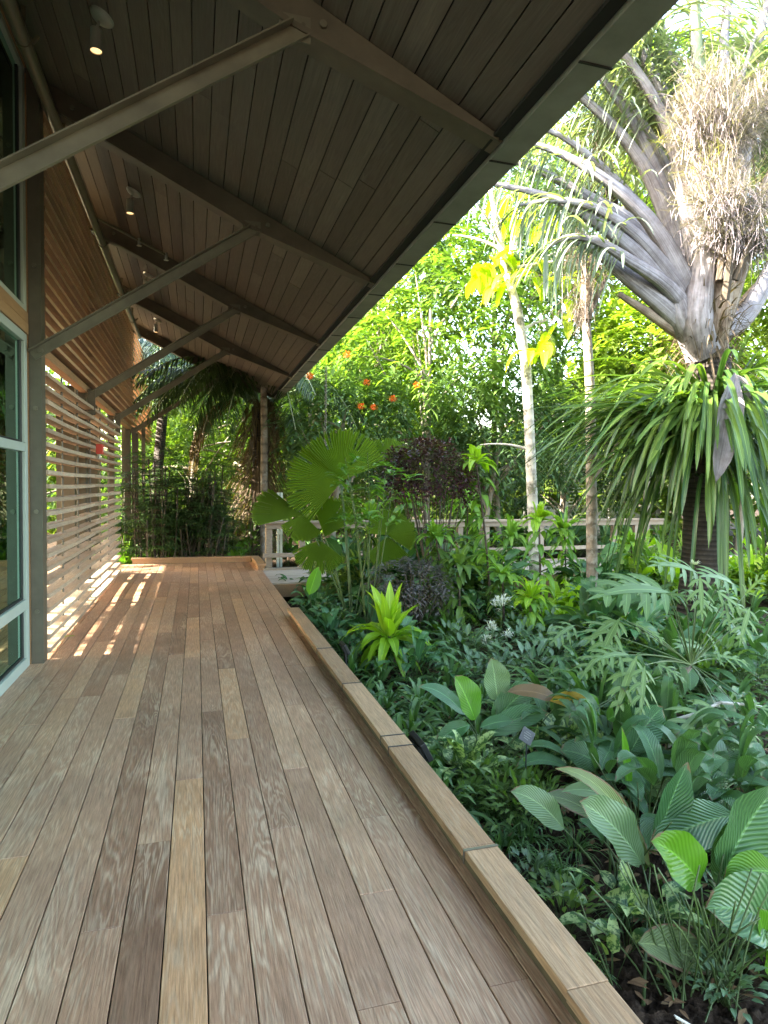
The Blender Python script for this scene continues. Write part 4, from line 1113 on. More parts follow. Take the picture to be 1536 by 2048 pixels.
    # beyond the boardwalk and the deck end
    for i in range(70):
        x = rng.uniform(-1.5, 13); y = rng.uniform(13.2, 17) if x > 1.2 else rng.uniform(13.5, 15)
        place(int(rng.choice([a, b, f, h, h])), 0, 0, rng.uniform(1.1, 2.0), xy=(x, y + (.0 if x < 6 else .6)))
    # left of the slat screen
    for i in range(16):
        place(int(rng.choice([f, h, b])), 0, 0, rng.uniform(1.6, 2.6), xy=(rng.uniform(-9, -6.2), rng.uniform(7, 17)))
    for (px, py) in [(1090, 1270), (1130, 1290), (1150, 1250), (1215, 1290), (1240, 1270), (1270, 1290), (1230, 1320), (1290, 1310), (1120, 1240), (1060, 1260)]: place(i9, px, py, 1.15)
    desc = {a: 'dark broad leaved clump', b: 'ribbed leaf clump', c: 'narrow leaved tuft', d: 'silver green bushy plant', f: 'green arching leaf clump', g: 'fine grassy tuft', h: 'small leafy shrub', i9: 'bright yellow green clump'}
    def zone(p):
        if p.x < -3: return 'left of the slat screen', 1
        if p.y > 12.6: return ('beyond the far kerb' if p.x < 1.2 else 'behind the railing'), 1
        if p.x < 1.0 + .16 * p.y and p.y < 7: return 'along the kerb', 0
        if p.y > 6.8: return 'in front of the boardwalk', 1
        if p.y > 4.4: return 'in the middle of the bed', 0
        return 'in the near part of the bed', 0
    ordw = ['', 'second', 'third', 'fourth', 'fifth', 'sixth', 'seventh', 'eighth', 'ninth', 'tenth'] + [str(q) + ('st' if q % 10 == 1 and q != 11 else 'nd' if q % 10 == 2 and q != 12 else 'rd' if q % 10 == 3 and q != 13 else 'th') for q in range(11, 60)]
    groups = {}
    for k, o_ in placed: groups.setdefault((k, zone(o_.location)), []).append(o_)
    for (k, (zn, md)), L_ in groups.items():
        if md: L_.sort(key=lambda o_: math.atan2(o_.location.x, o_.location.y))
        else: L_.sort(key=lambda o_: o_.location.length)
        for q, o_ in enumerate(L_):
            o_['label'] = desc[k] + (' ' if len(L_) == 1 else (', ' + (ordw[q] + ' ' if q else '') + ('from the left ' if md and q else 'leftmost ' if md else 'nearest the camera '))) + zn
            o_['group'] = desc[k] + 's in the garden'
understory()

# plants near the kerb start: broad dark clump
def kerb_clump():
    for (px, py, n, lab, s) in [(628, 1262, 40, 'dark broad leaved clump where the kerb ends, spilling over the deck corner', 1.0), (690, 1230, 34, 'second dark broad leaved clump just behind the kerb end', 1.0), (590, 1205, 26, 'small dark clump leaning on the deck edge before the railing', .8), (665, 1290, 26, 'low dark clump squeezed against the kerb beside the small black light', .8)]:
        b = pw(px, py, Z=GZ); e = plant('peace_lily', b, lab, 'plant')
        rosette(e, b, n, .30 * s, .115 * s, 'dark_leaf', 'ovate', (.4, 1.5), .9, .42 * s, ns=6, nc=5)
    b = pw(632, 1255, Z=GZ); e = plant('striped_leaf', b, 'single upright pale striped leaf rising from the dark kerb corner clump', 'leaf')
    A = pw(618, 1190, Y=6.9); B = pw(636, 1133, Y=6.9)
    mb = MB(); leaves(mb, [A], [B - A], np.linalg.norm(B - A), .17, 'ellip', ns=7, nc=5, droop=.1, up=(0, -1, .1)); mb.build('blade', M['bright_big'], e, smooth=True)
    mb = MB(); mb.tube(bez(b, (A + b) / 2, A, 5), .006, 5); mb.build('stalk', M['stem_green'], e)
kerb_clump()

# ---- lime dracaenas
def lime_plants():
    # low rosette
    b = pw(783, 1345, Z=GZ); h = pw(778, 1272, Y=b[1] - .25)
    e = plant('lime_rosette', b, 'bright yellow green rosette of pointed leaves just behind the kerb', 'plant')
    mb = MB(); mb.tube([b, h], .015, 6); mb.build('stem', M['stem_green'], e)
    rosette(e, h, 14, .50, .115, 'lime', 'lance', (.85, 1.5), .5, ns=7, nc=5, part='upright_leaves', A=rng.uniform(.6, 1, 14))
    rosette(e, h - V3(0, 0, .03), 20, .52, .115, 'lime', 'lance', (.1, .8), 1.1, ns=7, nc=5, wave=.05, part='spreading_leaves')
    rosette(e, h - V3(0, 0, .1), 14, .42, .10, 'lime', 'lance', (-.2, .4), 1.4, ns=6, nc=5, part='lower_leaves', A=rng.uniform(0, .4, 14))
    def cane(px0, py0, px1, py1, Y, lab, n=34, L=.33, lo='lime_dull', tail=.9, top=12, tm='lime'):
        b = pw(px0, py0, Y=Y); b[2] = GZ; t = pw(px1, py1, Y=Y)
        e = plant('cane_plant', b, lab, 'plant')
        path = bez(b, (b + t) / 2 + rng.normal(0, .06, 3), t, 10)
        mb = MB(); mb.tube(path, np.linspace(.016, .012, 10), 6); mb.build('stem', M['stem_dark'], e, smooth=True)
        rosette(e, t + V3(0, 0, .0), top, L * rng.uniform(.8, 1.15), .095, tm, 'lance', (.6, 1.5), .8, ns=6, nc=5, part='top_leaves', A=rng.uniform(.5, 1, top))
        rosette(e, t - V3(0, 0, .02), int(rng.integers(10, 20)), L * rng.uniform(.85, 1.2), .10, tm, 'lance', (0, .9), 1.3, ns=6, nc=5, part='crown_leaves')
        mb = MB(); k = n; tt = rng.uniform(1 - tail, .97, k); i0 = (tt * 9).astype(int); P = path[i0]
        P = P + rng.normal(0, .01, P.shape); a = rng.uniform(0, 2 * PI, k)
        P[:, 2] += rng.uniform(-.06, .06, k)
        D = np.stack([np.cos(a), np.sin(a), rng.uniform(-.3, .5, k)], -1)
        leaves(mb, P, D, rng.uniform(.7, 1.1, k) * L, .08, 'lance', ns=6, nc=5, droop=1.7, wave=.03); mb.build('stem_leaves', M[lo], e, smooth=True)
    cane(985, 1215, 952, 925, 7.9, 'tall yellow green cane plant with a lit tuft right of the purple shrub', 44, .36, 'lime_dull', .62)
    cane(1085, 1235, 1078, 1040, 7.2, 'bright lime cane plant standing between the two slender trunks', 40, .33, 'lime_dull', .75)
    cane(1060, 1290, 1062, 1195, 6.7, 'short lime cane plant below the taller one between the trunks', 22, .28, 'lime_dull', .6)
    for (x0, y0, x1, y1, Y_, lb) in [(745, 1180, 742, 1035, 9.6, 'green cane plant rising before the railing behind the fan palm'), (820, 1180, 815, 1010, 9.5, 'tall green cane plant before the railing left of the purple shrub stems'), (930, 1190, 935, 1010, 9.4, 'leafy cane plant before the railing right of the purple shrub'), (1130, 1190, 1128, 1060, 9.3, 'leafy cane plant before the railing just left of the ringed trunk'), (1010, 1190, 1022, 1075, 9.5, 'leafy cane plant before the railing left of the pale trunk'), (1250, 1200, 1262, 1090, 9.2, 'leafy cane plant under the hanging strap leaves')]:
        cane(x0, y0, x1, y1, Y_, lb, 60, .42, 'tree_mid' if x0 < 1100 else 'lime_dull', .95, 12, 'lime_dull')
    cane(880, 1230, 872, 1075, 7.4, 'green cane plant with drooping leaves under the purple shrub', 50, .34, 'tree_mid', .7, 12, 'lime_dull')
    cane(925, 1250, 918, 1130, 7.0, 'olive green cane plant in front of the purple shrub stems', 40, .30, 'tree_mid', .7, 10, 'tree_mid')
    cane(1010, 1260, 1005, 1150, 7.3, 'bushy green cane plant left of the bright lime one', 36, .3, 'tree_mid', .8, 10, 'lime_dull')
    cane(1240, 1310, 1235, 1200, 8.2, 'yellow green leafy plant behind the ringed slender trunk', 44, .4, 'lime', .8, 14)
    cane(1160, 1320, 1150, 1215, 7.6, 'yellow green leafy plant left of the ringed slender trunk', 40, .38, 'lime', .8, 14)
    # light green sprig shrub
    b = pw(735, 1180, Y=7.3); b[2] = GZ
    e = plant('sprig_shrub', b, 'pale green sprig shrub with paired leaves in front of the fan leaf', 'shrub')
    mb, ml = MB(), MB()
    for (px, py) in [(690, 915), (735, 905), (770, 950), (700, 960), (760, 1010), (730, 1020), (790, 930), (705, 1000)]:
        t = pw(px, py, Y=7.1 + rng.uniform(-.2, .2)); path = bez(b, b * .4 + t * .6 + V3(.05, 0, .1), t, 8); mb.tube(path, np.linspace(.008, .003, 8), 5)
        d = unit(t - path[-3]); compound(ml, np.tile(t - d * .25, (3, 1)) + rng.normal(0, .05, (3, 3)), np.tile(d, (3, 1)) + rng.normal(0, .6, (3, 3)), 5, .3, .15, .06, 'ovate', .5, 3)
    mb.build('stems', M['stem_green'], e, smooth=True); ml.build('foliage', M['lime_dull'], e, smooth=True)
lime_plants()

# ---- fan palm
def fan(mb, hub, axis, normal, Rr, half, segs=34, cup=.12, split=(), A=.5):
    hub = np.array(hub, float); ax = unit(np.array(axis, float)); nr = np.array(normal, float); nr = unit(nr - ax * (nr @ ax)); sd_ = np.cross(ax, nr)
    an = np.linspace(-half, half, segs * 2 + 1); rr = np.array([.02, .3, .6, .85, 1.0]) * Rr
    V = []; UV = []; rl_ = 1 - .05 * np.abs(rng.normal(0, 1, len(an))) - .08 * (np.abs(an) / half) ** 3; split = tuple(split) + tuple(int(q) for q in rng.integers(1, segs - 1, 3))
    for k, a in enumerate(an):
        d = ax * math.cos(a) + sd_ * math.sin(a)
        for j, r in enumerate(rr):
            off = (1 if k % 2 else -1) * .017 * (r / Rr) * (Rr / .6)
            rad = r * ((rl_[k] if k % 2 else rl_[k] * .93) if j == 4 else 1)
            V.append(hub + d * rad + nr * (off + cup * r * (r / Rr)) - V3(0, 0, .06) * (r / Rr) ** 2 * Rr); UV.append(((k % 2), r / Rr))
    F = []; m_ = len(rr)
    for k in range(len(an) - 1):
        for j in range(m_ - 1):
            if (k // 2) in split and (k % 2) == 0 and j >= 2: continue
            F.append((k * m_ + j, (k + 1) * m_ + j, (k + 1) * m_ + j + 1, k * m_ + j + 1))
    mb.add(V, F, UV, A)
def fan_palm():
    Y = 7.9
    b = pw(700, 1185, Y=Y); b[2] = GZ
    e = plant('fan_palm', b, 'fan palm with large round pleated green leaves in front of the railing', 'palm')
    cf = unit(V3(.25, -1, .15))
    L = [((683, 962), (.15, 0, 1), (.1, -1, .05), .74, 1.0, (7, 20), 0, .75), ((681, 966), (-1, 0, .12), (-.1, -1, .1), .74, .98, (12, 25), 0, .55), ((650, 1075), (.35, .2, 1), (.2, -1, .2), .62, .7, (6,), .3, .45),
         ((606, 1030), (-1, .3, .22), (.1, -.75, .6), .66, .55, (9, 20), -.1, .3), ((606, 1030), (-.2, -.4, -1), (0, -1, .2), .34, 1.0, (), -.2, .25), ((640, 1080), (-.15, -.1, -1), (0, -1, -.2), .42, 1.1, (4, 11, 18, 25), -.1, .1),
         ((775, 1070), (-.4, .2, .9), (.2, -1, .4), .38, 1.1, (6, 20), .1, .25), ((775, 1070), (.75, 0, .25), (0, -1, .6), .4, 1.0, (5,), .1, .3), ((775, 1072), (0, -.1, -1), (0, -1, -.2), .42, .9, (4, 10, 16, 24), 0, .1),
         ((775, 925), (.3, .4, .6), (0, -.7, 1), .5, 1.0, (9,), .6, .6)]
    for (p, ax, nr, Rr, half, sp, dy, Av) in L:
        hub = pw(p[0], p[1], Y=Y + dy)
        mb = MB(); fan(mb, hub, ax, nr, Rr, half, split=sp, A=Av, cup=rng.uniform(.02, .1)); mb.build('fan_leaf', M['fan'], e)
        mb = MB(); mb.tube(bez(b + rng.normal(0, .03, 3) * V3(1, 1, 0), (b + hub) / 2 + V3(.05, .1, .2), hub, 8), np.linspace(.012, .007, 8), 6); mb.build('stalk', M['stem_green'], e, smooth=True)
fan_palm()

# ---- purple shrubs
def purple():
    def shrub(px, py, c, r, Y, mat, lab, n, L, W):
        b = pw(px, py, Y=Y); b[2] = GZ; cc = pw(c[0], c[1], Y=Y)
        e = plant('purple_shrub', b, lab, 'shrub')
        ms, mb = MB(), MB(); O, d = crown_points(cc, r, n)
        for k in range(26): ms.tube(bez(b + rng.normal(0, .04, 3) * V3(1, 1, 0), b * .4 + O[k] * .6 + V3(0, 0, .1), O[k], 7), np.linspace(.011, .003, 7), 5)
        ms.build('stems', M['stem_dark'], e, smooth=True)
        compound(mb, O, unit(d + rng.normal(0, .5, d.shape)), 4, L * 2.6, L, W, 'ovate', .4, 2); mb.build('foliage', M[mat], e, smooth=True)
    shrub(870, 1240, (858, 940), (.55, .45, .36), 8.1, 'purple', 'dark purple leaved shrub with tiny leaves in the middle of the garden', 560, .07, .038)
    shrub(830, 1260, (825, 1160), (.42, .4, .2), 7.3, 'grey_purple', 'low greyish purple shrub beneath the dark purple one', 240, .07, .034)
purple()

# ---- white flowers
def white_flowers():
    for (px, py, Y, lab) in [(1003, 1205, 6.4, 'upper white flower spike above the silver green plants'), (985, 1255, 6.0, 'middle white flower spike among silver green plants'), (1015, 1270, 6.0, 'small white flower spike right of the middle one'), (975, 1280, 5.9, 'lowest small white flower spike over the silver leaves')]:
        p = pw(px, py, Y=Y); e = plant('white_flower', (p[0], p[1], GZ), lab, 'flower')
        mb = MB(); mb.tube([V3(p[0], p[1], GZ), p], .004, 5); mb.build('stalk', M['stem_green'], e)
        mb = MB(); s = 1.6 if py < 1210 else .9
        n = 60; d = sph(n, -.2, 1); leaves(mb, p + rng.normal(0, .025, (n, 3)) * s, d, .06 * s, .014 * s, 'lance', ns=2, droop=.3); mb.build('bloom', M['white_flower'], e, smooth=True)
white_flowers()

# ---- slender trunks
def trunks():
    # pale trunk with large yellow leaves
    Y = 9.3
    pts = [pw(x, y, Y=Y) for x, y in [(1072, 1190), (1068, 1080), (1063, 960), (1058, 840), (1052, 730), (1035, 620), (1012, 540), (992, 440), (978, 360)]]
    pts[0][2] = min(pts[0][2], GZ)
    e = plant('pale_tree', pts[0], 'slender pale trunk with large drooping yellow green leaves, left of the ringed trunk', 'tree')
    mb = MB(); mb.tube(pts, [.095, .09, .085, .082, .08, .075, .06, .045, .035], 10); mb.build('trunk', M['pale_trunk'], e, smooth=True)
    mb = MB(); tips = []
    for a, b_ in [((1020, 570), (1120, 500)), ((1005, 500), (905, 470)), ((1010, 540), (1060, 400)), ((1005, 500), (950, 400)), ((1045, 660), (1110, 640)), ((1012, 540), (1200, 520)), ((1060, 900), (960, 890)), ((1012, 540), (1010, 500))]:
        A = pw(a[0], a[1], Y=Y); B = pw(b_[0], b_[1], Y=Y + rng.uniform(-.4, .4)); mb.tube(bez(A, (A + B) / 2 + V3(0, 0, .1), B, 7), np.linspace(.03, .01, 7), 6)
        if b_ != (960, 890): tips.append((A, B))
    mb.build('limbs', M['pale_trunk'], e, smooth=True)
    mb = MB()
    spots = [(960, 520), (985, 515), (1005, 505), (1030, 500), (1050, 515), (950, 540), (975, 545), (1040, 545), (1065, 540), (1020, 555), (1000, 575), (1045, 400), (1060, 430), (1020, 430), (1085, 460), (1110, 440), (1010, 400),
             (1075, 690), (1060, 700), (1090, 680), (1095, 710), (1130, 640), (1150, 560), (1165, 540), (1120, 560), (1135, 600), (1100, 560), (1190, 500)]
    O = np.array([pw(x, y, Y=Y + rng.uniform(-.35, .2)) for x, y in spots for _ in (0, 1, 2)]) + rng.normal(0, .05, (len(spots) * 3, 3))
    n = len(O); a = rng.uniform(0, 2 * PI, n); D = np.stack([np.cos(a), np.sin(a), rng.uniform(-.4, .3, n)], -1)
    leaves(mb, O, D, rng.uniform(.32, .52, n), rng.uniform(.13, .19, n), 'ellip', ns=6, nc=5, droop=2.2, fold=.3)
    mb.build('leaves', M['big_yellow'], e, smooth=True)
    # ringed brown trunk carrying an old palm flower cluster
    Y = 8.3
    pts = [pw(x, y, Y=Y) for x, y in [(1185, 1262), (1184, 1150), (1183, 1040), (1182, 900), (1180, 780), (1176, 700), (1172, 640)]]
    pts[0][2] = GZ
    e = plant('slender_palm', pts[0], 'slender ringed brown trunk topped by a dark hanging dry flower brush', 'palm')
    mb = MB(); mb.tube(pts, [.09, .082, .078, .074, .07, .066, .06], 12); mb.build('trunk', M['brown_trunk'], e, smooth=True)
    mb = MB(); top = pts[-1]
    mb.tube(bez(top, top + V3(.02, 0, .5), pw(1165, 520, Y=Y), 6), [.09, .1, .09, .07, .05, .03], 10); mb.tube([top, pw(1210, 560, Y=Y)], [.05, .03], 7); mb.build('crown_shaft', M['sheath_brown'], e, smooth=True)
    ms, mt = MB(), MB()
    n = 60
    for k in range(n):
        s = pw(1170 + rng.uniform(-10, 30), 520 + rng.uniform(-40, 60), Y=Y); t = s + rng.normal(0, .30, 3) + V3(-.05, 0, rng.uniform(-.5, .45))
        path = bez(s, (s + t) / 2 + V3(0, 0, .15), t, 6); ms.tube(path, np.linspace(.008, .003, 6), 4)
        m2 = 26; P = path[rng.integers(1, 6, m2)] + rng.normal(0, .02, (m2, 3)); leaves(mt, P, unit(rng.normal(0, 1, (m2, 3))), rng.uniform(.12, .32, m2), .006, 'twig', ns=3, nc=2, droop=1.2)
    n = 520; P = np.array([pw(1165, 615, Y=Y)]) + rng.normal(0, 1, (n, 3)) * V3(.07, .07, .09); leaves(mt, P, unit(rng.normal(0, 1, (n, 3)) + V3(0, 0, -.6)), rng.uniform(.1, .28, n), .008, 'twig', ns=3, nc=2, droop=1.6)
    ms.build('flower_branches', M['stem_dark'], e); mt.build('flower_twigs', M['twig_dark'], e, smooth=True)
    # hanging vines
    for (px, y0, y1, Yv, lab) in [(1166, 290, 690, 7.9, 'long pale vine hanging from the palm fronds in front of the dry flower brush'), (1120, 380, 650, 8.6, 'pale vine hanging just left of the dry flower brush'), (1172, 700, 860, 8.0, 'thin vine trailing beside the ringed trunk')]:
        a, b_ = pw(px, y0, Y=Yv), pw(px + 4, y1, Y=Yv)
        mb = MB(); mb.tube(bez(a, (a + b_) / 2 + V3(.04, 0, 0), b_, 10), .006, 5); tag(mb.build('hanging_vine', M['petiole'], smooth=True), lab, 'vine')
trunks()

# ---- the big palm
PY = 7.03
PX_ = pw(1404, 1262, Y=PY)[0]
def big_palm():
    b = V3(PX_, PY, GZ - .05)
    e = plant('giant_palm', b, 'giant palm with dark ringed trunk, huge pale grey stalks and tangled pinkish flower sprays', 'palm')
    top = pw(1418, 700, Y=PY)
    mb = MB(); zs = np.linspace(0, 1, 26)
    path = [b * (1 - t) + top * t for t in zs]; rad = [.34 - .07 * min(1, t * 3) + .008 * math.sin(t * 90) for t in zs]
    mb.tube(path, rad, 18); mb.build('trunk', M['palm_trunk'], e, smooth=True)
    # fibrous mass around the head
    def stalk(pts, w0, w1, mat='petiole', Yo=0.0, leafl=0, nm='leaf_stalk', flat=.45, Ls=.9, lm='frond_grey', start=.55, hang=.6):
        P = [pw(x, y, Y=PY + Yo + dy) for x, y, dy in pts]
        # resample smooth
        P = np.array(P); n = len(P); tt = np.linspace(0, n - 1, 16)
        Q = []
        for t in tt:
            i = min(int(t), n - 2); f = t - i; p0 = P[max(i - 1, 0)]; p1 = P[i]; p2 = P[i + 1]; p3 = P[min(i + 2, n - 1)]
            Q.append(.5 * ((2 * p1) + (-p0 + p2) * f + (2 * p0 - 5 * p1 + 4 * p2 - p3) * f * f + (-p0 + 3 * p1 - 3 * p2 + p3) * f ** 3))
        Q = np.array(Q); T = unit(np.gradient(Q, axis=0)); view = unit(Q - V3(0, 0, CAM_H)); S = unit(np.cross(T, V3(0.3, 1, 0))); N_ = np.cross(S, T)
        # channelled cross section
        s_ = np.linspace(0, 1, 16); hw = (w0 + (w1 - w0) * s_ ** .6) / 2
        cs = [(-1, .25), (-.6, -.35), (0, -.55), (.6, -.35), (1, .25), (.5, .12), (0, .0), (-.5, .12)]
        V = (Q[:, None, :] + np.array([c[0] for c in cs])[None, :, None] * hw[:, None, None] * S[:, None, :] + np.array([c[1] for c in cs])[None, :, None] * (hw * flat * 1.6)[:, None, None] * N_[:, None, :])
        k = len(cs); i = np.arange(15)[:, None]; j = np.arange(k)[None, :]; j2 = (j + 1) % k
        F = np.stack([i * k + j, i * k + j2, (i + 1) * k + j2, (i + 1) * k + j], -1).reshape(-1, 4)
        uu = np.stack([np.broadcast_to(np.arange(k) / k, (16, k)), np.broadcast_to(s_[:, None] * 2.5 + rng.uniform() * 9, (16, k))], -1).reshape(-1, 2); mb = MB(); mb.add(V.reshape(-1, 3), F, uu, rng.uniform()); mb.build(nm, M[mat], e, smooth=True)
        if leafl:
            ml = MB(); t = np.linspace(start, 1, leafl); idx = t * 15; i0 = np.minimum(idx.astype(int), 14); f = (idx - i0)[:, None]
            PP = Q[i0] * (1 - f) + Q[i0 + 1] * f; TT = T[i0]; SS = S[i0]
            for sg in (-1, 1):
                D = unit(TT * .6 + SS * sg * .8 + rng.normal(0, .15, PP.shape) - V3(0, 0, hang))
                leaves(ml, PP, D, rng.uniform(.7, 1.1, leafl) * Ls, .035, 'strap', ns=6, nc=3, droop=1.3, fold=.3)
            ml.build('leaflets', M[lm], e, smooth=True)
    stalk([(1405, 690, -.1), (1345, 655, -.2), (1290, 620, -.25), (1238, 588, -.3)], .30, .07, 'sheath_brown', nm='leaf_base')
    stalk([(1408, 670, -.1), (1345, 590, -.3), (1270, 500, -.4), (1180, 435, -.4), (1090, 390, -.3), (960, 362, -.2)], .44, .045, leafl=22, start=.55, hang=1.0, Ls=.6)
    for (pts_, w0_, w1_) in [([(1410, 650, -.1), (1350, 560, -.35), (1275, 470, -.45), (1190, 415, -.45), (1110, 400, -.4), (1040, 410, -.3)], .34, .03), ([(1410, 640, .1), (1355, 520, .1), (1285, 420, .1), (1200, 330, .1), (1120, 270, .1), (1050, 250, .1)], .34, .04),
                            ([(1408, 660, -.2), (1340, 575, -.4), (1260, 520, -.5), (1190, 480, -.5), (1130, 475, -.45), (1090, 500, -.4)], .32, .03), ([(1410, 600, .2), (1340, 400, .2), (1270, 250, .2), (1200, 150, .2), (1160, 80, .2)], .28, .05), ([(1400, 520, .1), (1350, 260, .1), (1290, 120, .1), (1240, 20, .1)], .26, .06)]:
        stalk(pts_, w0_, w1_, 'petiole', leafl=26, start=.45, hang=.9, Ls=.75)
    stalk([(1402, 680, -.15), (1330, 610, -.3), (1240, 540, -.3), (1190, 500, -.3), (1120, 470, -.2)], .46, .05, 'sheath')
    stalk([(1415, 650, 0), (1350, 540, -.1), (1270, 450, -.1), (1180, 395, 0), (1090, 345, .1), (1000, 310, .2)], .44, .06, leafl=26, start=.55, hang=1.0, Ls=.8)
    stalk([(1400, 640, -.2), (1360, 540, -.35), (1300, 440, -.4), (1220, 365, -.4), (1130, 310, -.3), (1060, 285, -.2)], .42, .06, 'petiole', leafl=20, start=.6, hang=1.0)
    stalk([(1410, 620, .1), (1350, 470, .2), (1300, 350, .2), (1240, 265, .2), (1160, 190, .2), (1100, 150, .2)], .38, .08, leafl=20, start=.6)
    stalk([(1420, 600, .3), (1370, 440, .4), (1310, 290, .4), (1250, 200, .4), (1200, 150, .4)], .34, .08, 'petiole', leafl=16)
    stalk([(1400, 560, 0), (1360, 330, 0), (1310, 200, 0), (1250, 110, 0), (1190, 40, 0)], .30, .10, leafl=26, start=.45)
    stalk([(1420, 520, .3), (1390, 260, .3), (1350, 130, .3), (1310, 20, .3), (1285, -80, .3)], .30, .09, leafl=26, start=.4)
    stalk([(1425, 500, .1), (1405, 200, .1), (1392, 60, .1), (1385, -100, .1)], .26, .15, 'petiole_green', leafl=26, start=.4)
    stalk([(1450, 480, .3), (1450, 180, .3), (1450, 60, .3), (1470, -80, .3)], .28, .10, leafl=26, start=.35)
    stalk([(1470, 500, .4), (1510, 140, .4), (1530, 20, .4), (1560, -80, .4)], .26, .1, leafl=26, start=.35)
    stalk([(1430, 690, .1), (1470, 640, .1), (1530, 570, .1), (1620, 500, .1)], .34, .2, 'sheath_brown')
    stalk([(1430, 670, -.3), (1465, 570, -.4), (1510, 430, -.4), (1560, 330, -.4)], .42, .2, 'sheath_brown')
    stalk([(1440, 660, -.1), (1500, 620, -.1), (1580, 470, -.1)], .42, .2, 'petiole')
    # broad boat shaped bases wrapping the head
    for (pts, w0, w1, mt) in [([(1412, 705, -.25), (1400, 640, -.42), (1405, 560, -.42), (1420, 470, -.35)], .52, .3, 'sheath'), ([(1432, 705, -.2), (1440, 640, -.42), (1450, 560, -.4), (1475, 470, -.3)], .42, .25, 'sheath_brown'), ([(1400, 700, -.1), (1370, 640, -.3), (1350, 580, -.3), (1330, 520, -.2)], .48, .2, 'sheath')]:
        stalk(pts, w0, w1, mt, nm='leaf_base', flat=.6)
    # hanging dry sheath in front of the strap plant
    mb = MB(); A = pw(1470, 745, Y=PY - 1.0); leaves(mb, [A, A + V3(.05, .05, 0)], [(-.25, -.1, -.6), (.4, 0, -.5)], [1.35, 1.0], [.36, .26], 'ellip', ns=10, nc=7, droop=.8, fold=.5, wave=.05, up=(0, -1, .2)); mb.build('dry_sheath', M['sheath'], e, smooth=True)
    # background fronds from the crown
    ms, ml = MB(), MB(); hub = pw(1420, 360, Y=PY + .3)
    for k in range(36):
        a = rng.uniform(0, 2 * PI); LL = rng.uniform(3, 4.6); el = rng.uniform(.7, 1.4)
        d = V3(math.cos(a) * math.cos(el), math.sin(a) * math.cos(el), math.sin(el))
        if abs(d[0] * 2) < 9 and d[1] < -.3: d[1] *= -.6; a = -a
        tip = hub + V3(math.cos(a), abs(math.sin(a)) * .7, 0) * LL * .8 + V3(0, 0, rng.uniform(.3, 3))
        fronds(ms, ml, bez(hub + d * .8, hub + d * LL * .7, tip, 10), 46, 1.0, .04, .15, .9, .95, ns=5, rad=(.035, .01))
    ms.build('far_stalks', M['petiole'], e, smooth=True); ml.build('far_fronds', M['frond_grey'], e, smooth=True)
    # flower sprays
    def spray(root, cen, r, nb, nt, mat, Yo, LT=(.18, .42)):
        ms, mt = MB(), MB(); Rt = pw(root[0], root[1], Y=PY + Yo); C_ = pw(cen[0], cen[1], Y=PY + Yo)
        ms.tube(bez(Rt, (Rt + C_) / 2 + V3(0, -.2, .3), C_, 8), np.linspace(.05, .02, 8), 7)
        for k in range(nb):
            s = Rt * (1 - (q := rng.uniform(.35, 1))) + C_ * q; t = C_ + sph(1)[0] * np.array(r) * rng.uniform(.5, 1.05)
            path = bez(s, (s + t) / 2 + V3(0, 0, .2), t, 8); ms.tube(path, np.linspace(.012, .003, 8), 4)
            P = path[rng.integers(2, 8, nt)] + rng.normal(0, .035, (nt, 3)); out = unit(t - s)
            leaves(mt, P, unit(out * .7 + rng.normal(0, .8, (nt, 3))), rng.uniform(*LT, nt), rng.uniform(.005, .009, nt), 'twig', ns=4, nc=2, droop=rng.uniform(-.6, 1.8, nt))
        ms.build('flower_branches', M['stem_dark'], e); mt.build('flower_spray', M[mat], e, smooth=True)
    spray((1440, 560), (1455, 210), (.72, .4, .62), 90, 36, 'twig', -.55)
    spray((1450, 600), (1445, 400), (.78, .4, .62), 95, 34, 'twig', -.65)
    spray((1450, 560), (1400, 300), (.55, .35, .5), 12, 22, 'twig_green', -.5)
    spray((1440, 560), (1400, 250), (.5, .4, .5), 40, 30, 'twig', -.45)
    spray((1470, 560), (1500, 470), (.45, .35, .5), 50, 34, 'twig', -.7)
    spray((1300, 520), (1180, 350), (.6, .3, .45), 26, 24, 'twig_dark', .3)
    mb = MB(); n = 420; s0 = pw(1415, 690, Y=PY - .15); a = rng.uniform(0, 2 * PI, n)
    P = s0 + np.stack([.28 * np.cos(a), .28 * np.sin(a), rng.uniform(-.35, .5, n)], -1) + rng.normal(0, .06, (n, 3))
    leaves(mb, P, np.stack([np.cos(a) * .6, np.sin(a) * .6, rng.normal(.2, .7, n)], -1), rng.uniform(.15, .55, n), rng.uniform(.008, .035, n), 'grass', ns=4, nc=3, droop=rng.uniform(.2, 1.6, n))
    mb.build('torn_fibres', M['shag'], e, smooth=True)
    # roots and fibre on the trunk under the strap plant
    mb = MB(); n = 500; a = rng.uniform(0, 2 * PI, n); z = rng.uniform(1.9, 2.95, n)
    P = np.stack([b[0] + .28 * np.cos(a), b[1] + .28 * np.sin(a), z], -1); leaves(mb, P, np.stack([np.cos(a) * .5, np.sin(a) * .5, -.8 + 0 * a], -1) + rng.normal(0, .3, (n, 3)), rng.uniform(.15, .5, n), .012, 'twig', ns=4, nc=2, droop=1.0)
    mb.build('fibres', M['shag'], e, smooth=True)
big_palm()

